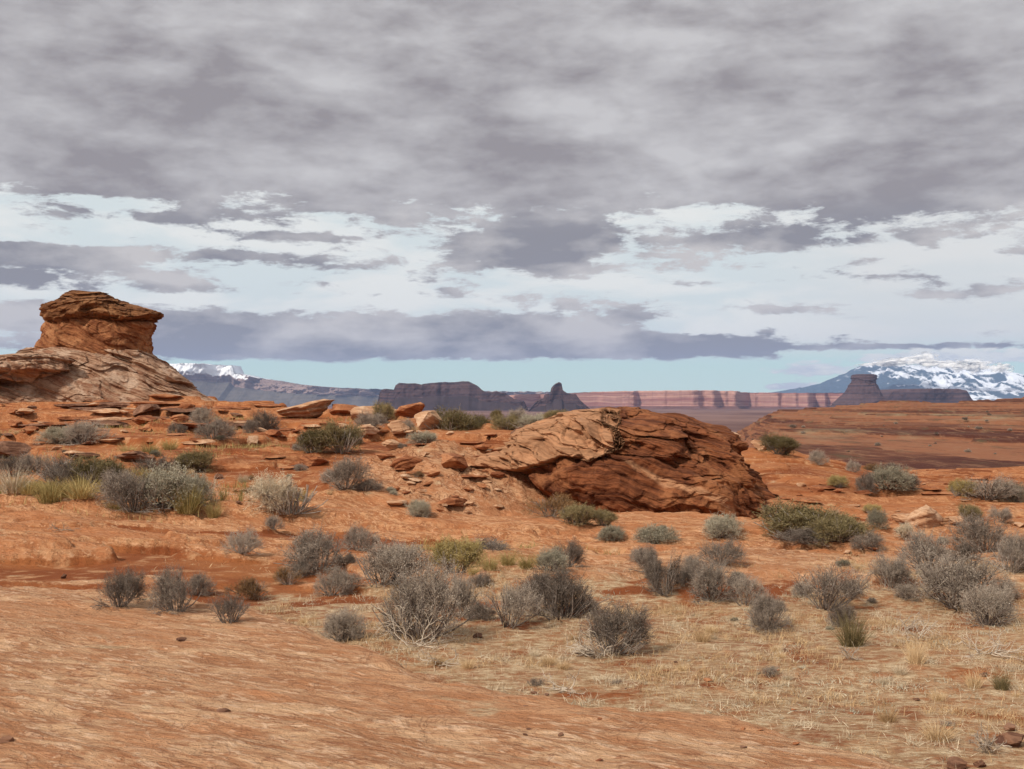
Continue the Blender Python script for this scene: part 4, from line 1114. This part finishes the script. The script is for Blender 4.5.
for q in [
    (120, 608, 42, 36, 'gray', 'compact dark grey shrub at the left end of the foreground slab rim'),
    (176, 612, 48, 44, 'gray', 'dark grey shrub with a pale curved twig, second from left on the slab rim'),
    (197, 596, 28, 22, 'gray', 'small grey shrub joined to the right side of the one with the curved twig'),
    (232, 624, 46, 28, 'open', 'low sparse grey shrub on the slab rim, third of the front left row'),
    (253, 600, 40, 22, 'rust', 'low brown scrub just behind the sparse front left shrub'),
    (241, 560, 36, 26, 'gray', 'small round grey shrub alone on red rock left of center'),
    (289, 585, 24, 18, 'rust', 'low brown sprig left of the middle shrub group'),
    (342, 641, 40, 32, 'gray', 'small rounded shrub left of the tallest front shrub'),
    (331, 596, 36, 28, 'gray', 'small dark shrub in front of the wide grey pair left of center'),
    (318, 572, 62, 42, 'gray', 'wide grey shrub at the left end of the middle group'),
    (360, 551, 36, 26, 'gray', 'small grey shrub peeking behind the middle group'),
    (385, 588, 84, 46, 'gray', 'broad silver grey shrub behind the tallest front shrub'),
    (418, 642, 70, 80, 'open', 'tallest upright twiggy shrub in the front middle'),
    (410, 636, 52, 60, 'gray', 'dense grey shrub grown into the left of the tallest front one'),
    (465, 617, 28, 42, 'gray', 'narrow upright grey shrub right of the tallest front one'),
    (507, 629, 58, 46, 'open', 'airy grey shrub between the narrow upright one and the dense round one'),
    (561, 619, 72, 48, 'gray', 'dense round dark grey shrub in the front middle'),
    (567, 567, 34, 27, 'gray', 'small grey shrub at the right end of the yellow grass strip'),
    (456, 574, 52, 34, 'green', 'yellow green leafy shrub in the middle, left of the grass strip'),
    (489, 549, 66, 19, 'gray', 'low long grey shrub behind the yellow green one'),
    (549, 572, 30, 22, 'sage', 'pale grey green shrub left of the small one closing the grass strip'),
    (612, 656, 68, 48, 'gray', 'ragged dark shrub with bleached twigs at its foot, front right of center'),
    (658, 543, 44, 20, 'sage', 'low pale sage shrub on the rock shelf below the outcrop'),
    (609, 541, 28, 15, 'sage', 'small pale sage shrub left of the low one below the outcrop'),
    (648, 577, 34, 27, 'gray', 'grey shrub behind the round one under the outcrop shelf'),
    (664, 597, 42, 40, 'gray', 'round grey shrub in front of another, center right'),
    (718, 567, 40, 28, 'gray', 'tidy round grey shrub above the dense pair at center right'),
    (711, 602, 48, 38, 'gray', 'wide grey shrub, left one of the dense pair at center right'),
    (745, 606, 32, 30, 'open', 'thin grey shrub, right one of the dense pair at center right'),
    (721, 541, 38, 22, 'sage', 'pale faded shrub just under the right corner of the outcrop'),
    (766, 631, 40, 36, 'gray', 'small dark shrub standing alone in dry grass right of center'),
    (824, 612, 68, 44, 'open', 'spreading open shrub with gaps between its limbs, right of center'),
    (838, 628, 34, 24, 'gray', 'small grey shrub under the spreading open one'),
    (851, 647, 46, 36, 'tuft_olive', 'brown green bristly tussock below the spreading open shrub'),
    (806, 538, 98, 36, 'olive', 'long olive green mound of brush right of the outcrop'),
    (836, 544, 62, 26, 'olive', 'right tail of the long olive green mound of brush'),
    (800, 545, 66, 14, 'gray', 'low grey fringe in front of the long olive mound'),
    (824, 546, 36, 15, 'gray', 'small grey fringe under the middle of the olive mound'),
    (866, 553, 34, 19, 'gray', 'small grey shrub touching the right tail of the olive mound'),
    (891, 589, 40, 35, 'gray', 'round grey shrub left of the tall paired grey shrubs on the right'),
    (928, 571, 54, 38, 'gray', 'dense grey shrub behind the largest right hand shrub'),
    (958, 612, 88, 52, 'gray', 'largest grey shrub of the right side'),
    (986, 626, 50, 40, 'gray', 'grey shrub overlapping the front of the largest right hand one'),
    (985, 552, 58, 36, 'gray', 'faded brown grey shrub near the right edge'),
    (1012, 574, 42, 38, 'gray', 'dark grey shrub cut by the right edge of the photo'),
    (866, 494, 22, 22, 'gray', 'left upright grey shrub of the row behind the pale boulder'),
    (888, 496, 40, 24, 'sage', 'sage shrub in the middle of the row behind the pale boulder'),
    (985, 503, 50, 24, 'gray', 'grey shrub in the back row near the right edge'),
    (1012, 502, 34, 20, 'sage', 'sage shrub at the end of the back row at the right edge'),
    (960, 498, 30, 16, 'green', 'yellow green shrub starting the back row near the right edge'),
    (781, 456, 36, 19, 'olive', 'olive shrub on the crest just right of the outcrop'),
    (817, 463, 20, 14, 'gray', 'small grey shrub on the crest right of the olive one'),
    (853, 472, 13, 13, 'gray', 'tiny dark shrub farther along the right hand crest'),
    (878, 474, 26, 11, 'rust', 'tangle of brown twigs on the right hand crest'),
    (893, 473, 18, 11, 'gray', 'tiny grey shrub right of the brown tangle on the crest'),
    (838, 489, 22, 12, 'green', 'small yellowish shrub below the tiny dark crest shrub'),
    (877, 527, 20, 18, 'sage', 'small sage shrub left of the pale boulder'),
    (871, 513, 18, 9, 'green', 'low greenish cushion above the small sage shrub'),
    (905, 541, 20, 15, 'pale', 'pale dry cushion below the pale boulder'),
    (969, 523, 24, 17, 'olive', 'olive shrub right of the pale boulder'),
    (1000, 524, 24, 16, 'gray', 'small grey shrub at the far right, level with the pale boulder'),
    (936, 741, 46, 20, 'tuft_straw', 'bristly pale tussock near the bottom right corner'),
    (886, 722, 34, 16, 'tuft_straw', 'thin straw tussock above left of the corner tussock'),
    (915, 664, 30, 26, 'tuft_straw', 'tall dry stalks in the grass below the largest right hand shrub'),
    (1000, 690, 30, 20, 'tuft_olive', 'dull green tussock near the right edge'),
    (972, 688, 26, 18, 'tuft_straw', 'dry tussock left of the dull green one near the right edge'),
    (975, 610, 22, 20, 'tuft_green', 'yellow green grass clump in front of the largest right hand shrub'),
    (420, 517, 24, 17, 'sage', 'small blue grey shrub at the foot of the outcrop apron'),
    (292, 523, 58, 40, 'pale', 'pale round bush on red sand left of the outcrop'),
    (273, 531, 18, 13, 'gray', 'tiny grey shrub at the left foot of the pale round bush'),
    (345, 490, 40, 32, 'gray', 'open grey shrub above and right of the pale round bush'),
    (366, 493, 30, 12, 'gray', 'low trailing branch end right of the open grey shrub'),
    (313, 456, 38, 24, 'olive', 'left half of the long olive brush on the upper slope'),
    (342, 456, 44, 30, 'olive', 'right half of the long olive brush on the upper slope'),
    (366, 432, 38, 20, 'gray', 'dark shrub between the stones below the skyline slabs'),
    (384, 427, 22, 20, 'olive', 'dark green shrub right of the one below the skyline slabs'),
    (424, 446, 28, 12, 'sage', 'blue green low shrub left of the wide olive bush'),
    (134, 517, 62, 40, 'gray', 'big silver grey shrub, front one of the left cluster'),
    (163, 514, 58, 42, 'sage', 'big sage shrub behind the front one of the left cluster'),
    (192, 508, 40, 30, 'sage', 'grey green shrub at the right end of the left cluster'),
    (188, 520, 46, 30, 'tuft_green', 'yellow green bunch grass growing out of the left cluster'),
    (214, 519, 26, 18, 'tuft_green', 'short yellow grass right of the left cluster'),
    (66, 488, 62, 30, 'gray', 'wide grey shrub at upper left, left part of the hedge like mound'),
    (100, 487, 50, 28, 'olive', 'olive grey shrub, right part of the hedge like mound at upper left'),
    (10, 478, 34, 20, 'gray', 'dark shrub at the left edge of the photo'),
    (14, 502, 48, 26, 'tuft_pale', 'whitish dry grass clump at the left edge of the photo'),
    (50, 506, 46, 24, 'tuft_green', 'yellow grass clump left of the big grey cluster'),
    (82, 508, 50, 22, 'tuft_green', 'long yellow grass clump in front of the hedge like mound'),
    (192, 473, 42, 22, 'olive', 'rounded olive bush behind the left cluster'),
    (152, 476, 38, 20, 'gray', 'grey shrub between the olive bush and the hedge like mound'),
    (84, 445, 46, 23, 'gray', 'dark grey shrub on the slope below the hoodoo'),
    (58, 444, 36, 16, 'sage', 'low sage shrub left of the dark one below the hoodoo'),
    (213, 443, 38, 20, 'gray', 'lower shrub of the pair below the right foot of the hoodoo'),
    (203, 430, 28, 17, 'gray', 'upper shrub of the pair below the right foot of the hoodoo'),
    (177, 435, 18, 13, 'gray', 'small dark shrub left of the pair below the hoodoo'),
    (243, 483, 16, 9, 'tuft_pale', 'small pale tuft on bare red sand'),
    (267, 430, 28, 20, 'gray', 'dark shrub on the skyline below the far blue plateau'),
    (251, 433, 16, 13, 'gray', 'small grey shrub left of the dark skyline one'),
    (578, 527, 44, 20, 'olive', 'yellow green bush in the shade under the outcrop'),
    (550, 518, 44, 22, 'rust', 'brown leafless bush in the dark hollow of the outcrop'),
    (604, 527, 24, 16, 'olive', 'small dark olive bush at the right end of the shaded ones'),
]:
    shrub(*q)
for q in [(452, 440, 50, 30, 'olive', 'wide olive bush on the ridge in front of the mesa', 52),
          (480, 438, 30, 22, 'olive', 'smaller olive bush right of the wide one on the ridge', 52.5),
          (506, 434, 30, 20, 'olive', 'sparse olive shrub on the ridge below the gap between mesa and pinnacle', 52),
          (532, 430, 40, 16, 'sage', 'grey green shrub on the ridge below the pinnacle butte', 50),
          (556, 421, 26, 11, 'olive', 'low olive sprig on the skyline at the outcrop top left', 40),
          (496, 420, 14, 10, 'olive', 'tiny sprig on the skyline left of the pinnacle butte', 56)]:
    shrub(*q[:6], Y=q[6])
shrub(648, 449, 13, 8, 'gray', 'tiny dark shrub growing on top of the outcrop', Y=29.6)
# far scrub, dots only
rs = np.random.default_rng(5)
for i in range(26):
    u, v = rs.uniform(735, 1024), rs.uniform(412, 462)
    w = rs.uniform(2, 5) if i % 6 else 7
    x, y, z = find(u, v)
    if 70 < y < 1200:
        shrub(u, v, w, w * .5, 'gray', 'tiny dark scrub dot on the distant red benches', group='scrub on the distant benches')
for i in range(26):
    u, v = rs.uniform(0, 420), rs.uniform(425, 500)
    w = rs.uniform(6, 13)
    shrub(u, v, w, w * .55, ['gray', 'rust', 'sage', 'tuft_straw'][i % 4], 'small scrubby tuft scattered on the left slope', group='small tufts on the left slope')
for i in range(26):
    u, v = rs.uniform(640, 1024), rs.uniform(500, 640)
    w = rs.uniform(7, 15)
    shrub(u, v, w, w * .5, ['gray', 'tuft_straw', 'sage', 'tuft_pale'][i % 4], 'small scrubby tuft scattered between the right shrubs', group='small tufts between the right shrubs')
for i in range(46):
    u = rs.uniform(250, 1024); v = rs.uniform(610, 690) + max(0, (u - 600)) * .15
    w = rs.uniform(10, 26)
    x, y, z = find(u, v)
    if ground(np.array([x]), np.array([y]))[2][0] < .3: continue
    shrub(u, v, w, w * .45, ['tuft_straw', 'tuft_pale', 'tuft_straw', 'tuft_straw', 'open'][i % 5], 'small dry tuft in the straw coloured grass', group='small dry tufts in the straw grass')

for u, v, w in [(490, 571, 30), (508, 568, 28), (526, 570, 30), (541, 566, 24), (474, 575, 22)]:
    shrub(u, v, w, w * .55, 'tuft_green', 'yellow bunch grass in the strip between the yellow green shrub and the small grey one', group='yellow bunch grass in the middle strip')
for u, v, w in [(30, 498, 34), (115, 510, 34), (70, 500, 30), (150, 452, 30), (170, 450, 26), (128, 451, 28)]:
    shrub(u, v, w, w * .45, 'tuft_green', 'yellow bunch grass on the left slope', group='yellow bunch grass on the left slope')
for i, (u, v, w) in enumerate([(300, 577, 26), (345, 573, 24), (352, 592, 24), (398, 575, 40), (440, 600, 28), (482, 620, 30), (530, 604, 34), (585, 612, 26), (545, 590, 26),
                               (478, 590, 24), (640, 562, 22), (680, 585, 26), (694, 578, 30), (735, 585, 22), (775, 612, 22), (802, 598, 24), (846, 596, 26), (905, 600, 24),
                               (940, 590, 34), (1000, 600, 30), (968, 560, 26), (945, 560, 20), (120, 490, 30), (38, 474, 34), (176, 498, 36), (148, 500, 30), (332, 482, 20),
                               (352, 445, 22), (405, 432, 20), (520, 428, 24), (870, 482, 20), (910, 492, 20), (1005, 560, 26)]):
    shrub(u, v, w, w * .66, 'gray', 'small grey shrub huddled against a larger one', group='small grey shrubs huddled against larger ones')

# bleached dead twigs
def dead_branch(u, v, w, h, label, seed, n=9, Y=None):
    r = np.random.default_rng(seed)
    x, y, z = find(u, v)
    W, Hh = w / FOC * y, h / FOC * y
    P0, P1, R0, R1 = [], [], [], []
    def go(p, d, L, rad, lvl):
        ns = 6
        for i in range(ns):
            d = d + r.normal(size=3) * .28; d /= np.linalg.norm(d)
            q = p + d * L / ns
            q[2] = max(q[2], .012)
            P0.append(p); P1.append(q); R0.append(rad * (1 - i / ns * .5)); R1.append(rad * (1 - (i + 1) / ns * .5))
            if lvl < 2 and r.random() < .45:
                dd = d + r.normal(size=3) * .6; go(q, dd / np.linalg.norm(dd), L * .5, rad * .6, lvl + 1)
            p = q
    for i in range(n):
        a_ = r.uniform(0, 6.28); e_ = r.uniform(.05, 1.1)
        go(np.array([r.uniform(-.15, .15) * W, r.uniform(-.1, .1) * W, .02]), np.array([math.cos(a_) * math.cos(e_), .6 * math.sin(a_) * math.cos(e_), math.sin(e_) * Hh / W * 1.6]), W * .5, .0045, 0)
    V, F = segs_mesh(np.array(P0), np.array(P1), np.array(R0), np.array(R1), 5)
    o = mesh_np('dead_branch', V, F, M_deadwood); o.location = (x, y, z + CZ)
    tag(o, label, 'dead branch')
for q in [(597, 657, 60, 20, 'bleached twisted twigs at the foot of the ragged dark shrub', 1, 12), (420, 646, 80, 18, 'bleached twigs fallen around the tallest front shrub', 2, 12),
          (848, 660, 26, 22, 'pale forked dead branch below the bristly brown green tussock', 3, 6), (985, 655, 60, 24, 'big tangle of pale dead branches near the right edge', 4, 12),
          (915, 640, 50, 34, 'upright dead pale twigs below the largest right hand shrub', 5, 9), (985, 752, 40, 34, 'whitish dead sprig in the bottom right corner', 6, 12),
          (440, 664, 40, 10, 'pale twigs lying on the ground below the tallest front shrub', 7, 7), (360, 636, 30, 14, 'pale twig litter right of the small rounded front shrub', 8, 6),
          (180, 600, 20, 34, 'pale curved twig standing in the second shrub of the slab rim', 9, 2), (742, 600, 30, 30, 'long pale dead stem between the dense pair at center right', 10, 2),
          (205, 495, 42, 9, 'gnarled pale log right of the left cluster', 11, 8), (1000, 618, 40, 16, 'pale dead branches right of the largest right hand shrub', 12, 9),
          (565, 690, 50, 12, 'thin pale twigs in the grass below the ragged dark shrub', 13, 7), (905, 630, 40, 14, 'grey fallen twigs in front of the spreading open shrub', 14, 7),
          (62, 531, 26, 5, 'small heap of pale sticks on the red rock at left', 15, 6)]:
    dead_branch(*q[:6], n=q[6])

# ------------------------------------------------------------------ ground litter (uncountable)
def strew(name, n, region, hfun, mat, hr, wr, lean=.5, seed=0, label=None, cl=0):
    r = np.random.default_rng(seed)
    x, y = region(r, n)
    if cl:
        m_ = max(1, n // cl); cx_, cy_ = region(r, m_); idx = r.integers(0, m_, n); rad_ = r.uniform(.015, .09, m_)[idx]
        k_ = r.random(n) < .8
        x = np.where(k_, cx_[idx] + r.normal(size=n) * rad_, x); y = np.where(k_, cy_[idx] + r.normal(size=n) * rad_, y)
    z, sl, li, hb = ground(x, y)
    keep = hfun(x, y, sl, li, r) 
    x, y, z = x[keep], y[keep], z[keep]; n = len(x)
    az = r.uniform(0, 6.283, n); le = np.abs(r.normal(size=n)) * lean
    D = np.stack([np.cos(az) * np.sin(le), np.sin(az) * np.sin(le), np.cos(le)], 1)
    D[:, 2] = np.abs(D[:, 2]) + .03
    L = r.uniform(*hr, n); W = r.uniform(*wr, n)
    S = np.stack([x, y, z + CZ], 1)
    side = np.cross(D, r.normal(size=(n, 3))); side /= np.linalg.norm(side, axis=1, keepdims=True)
    mid = S + D * L[:, None] * .55; D2 = D + np.stack([np.cos(az), np.sin(az), -.4 * np.ones(n)], 1) * .35
    tip = mid + D2 * L[:, None] * .45
    tip[:, 2] = np.maximum(tip[:, 2], S[:, 2] + .004)
    V = np.stack([S - side * W[:, None], S + side * W[:, None], mid + side * W[:, None] * .8, mid - side * W[:, None] * .8, tip], 1).reshape(-1, 3)
    b_ = (np.arange(n) * 5)[:, None]
    F4 = np.concatenate([b_, b_ + 1, b_ + 2, b_ + 3], 1); F3 = np.concatenate([b_ + 3, b_ + 2, b_ + 4, b_ + 4], 1)
    me_f = F4.tolist() + [[q[0], q[1], q[2]] for q in F3.tolist()]
    o = mesh_np(name, V, me_f, mat, smooth=False)
    tag(o, label, None, None, 'stuff')
    return o

def reg_box(x0, x1, y0, y1):
    return lambda r, n: (r.uniform(x0, x1, n), r.uniform(y0, y1, n))
clump = lambda x, y, s=1.6, sd=91: fbm(x * s, y * s, seed=sd, oct=3)
strew('dry_grass', 190000, reg_box(-5, 9, 4, 17), lambda x, y, sl, li, r: (li * (.10 + 1.25 * np.clip(clump(x, y) * 1.6, 0, 1)) > r.uniform(0.08, 1, len(x))), M_leaf['straw'], (.02, .10), (.0010, .0024), .7, 1,
      'short straw coloured dry grass between the front shrubs', cl=34)
strew('dry_grass_litter', 170000, reg_box(-5, 9, 4, 17), lambda x, y, sl, li, r: (li * (.14 + 1.15 * np.clip(clump(x, y, 2.6, 95) * 1.6, 0, 1)) > r.uniform(.1, 1, len(x))), M_leaf['pale'], (.02, .09), (.001, .0022), 1.5, 2,
      'pale fallen stems matted on the sand', cl=60)
strew('bunch_grass', 26000, reg_box(-12.5, -4.5, 23.5, 28.5), lambda x, y, sl, li, r: fbm(x * .7, y * .7, seed=99, oct=3) > r.uniform(-.1, .5, len(x)), M_leaf['green'], (.12, .36), (.003, .006), .3, 6,
      'yellow green bunch grass around the left cluster', cl=50)
strew('yellow_grass', 22000, reg_box(-3, 3.2, 16.5, 21.5), lambda x, y, sl, li, r: np.exp(-(((x + .1) / 1.5) ** 2 + ((y - 18.0) / .8) ** 2)) > r.uniform(.15, 1, len(x)), M_leaf['green'], (.10, .28), (.003, .006), .35, 3,
      'yellowish grass strip in the middle between grey shrubs', cl=60)
strew('slope_grass', 30000, reg_box(-22, -5, 22, 60), lambda x, y, sl, li, r: fbm(x * .3, y * .3, seed=97, oct=3) > r.uniform(.12, .8, len(x)), M_leaf['green'], (.08, .26), (.004, .008), .4, 4,
      'yellow green grass patches on the left slope')
strew('sparse_grass', 30000, reg_box(-12, 16, 14, 45), lambda x, y, sl, li, r: fbm(x * .5, y * .5, seed=98, oct=3) * (1 - sl * .6) > r.uniform(.15, .9, len(x)), M_leaf['straw'], (.03, .09), (.0015, .003), 1.1, 5,
      'sparse dry grass scattered over red sand')
strew('low_ground_cover', 40000, reg_box(-3, 9, 4.5, 15), lambda x, y, sl, li, r: li * (fbm(x * 1.3, y * 1.3, seed=101, oct=3) - .15) > r.uniform(0, .7, len(x)), M_leaf['sage'], (.01, .05), (.0015, .004), 1.1, 8,
      'grey green crust plants low in the dry grass', cl=25)
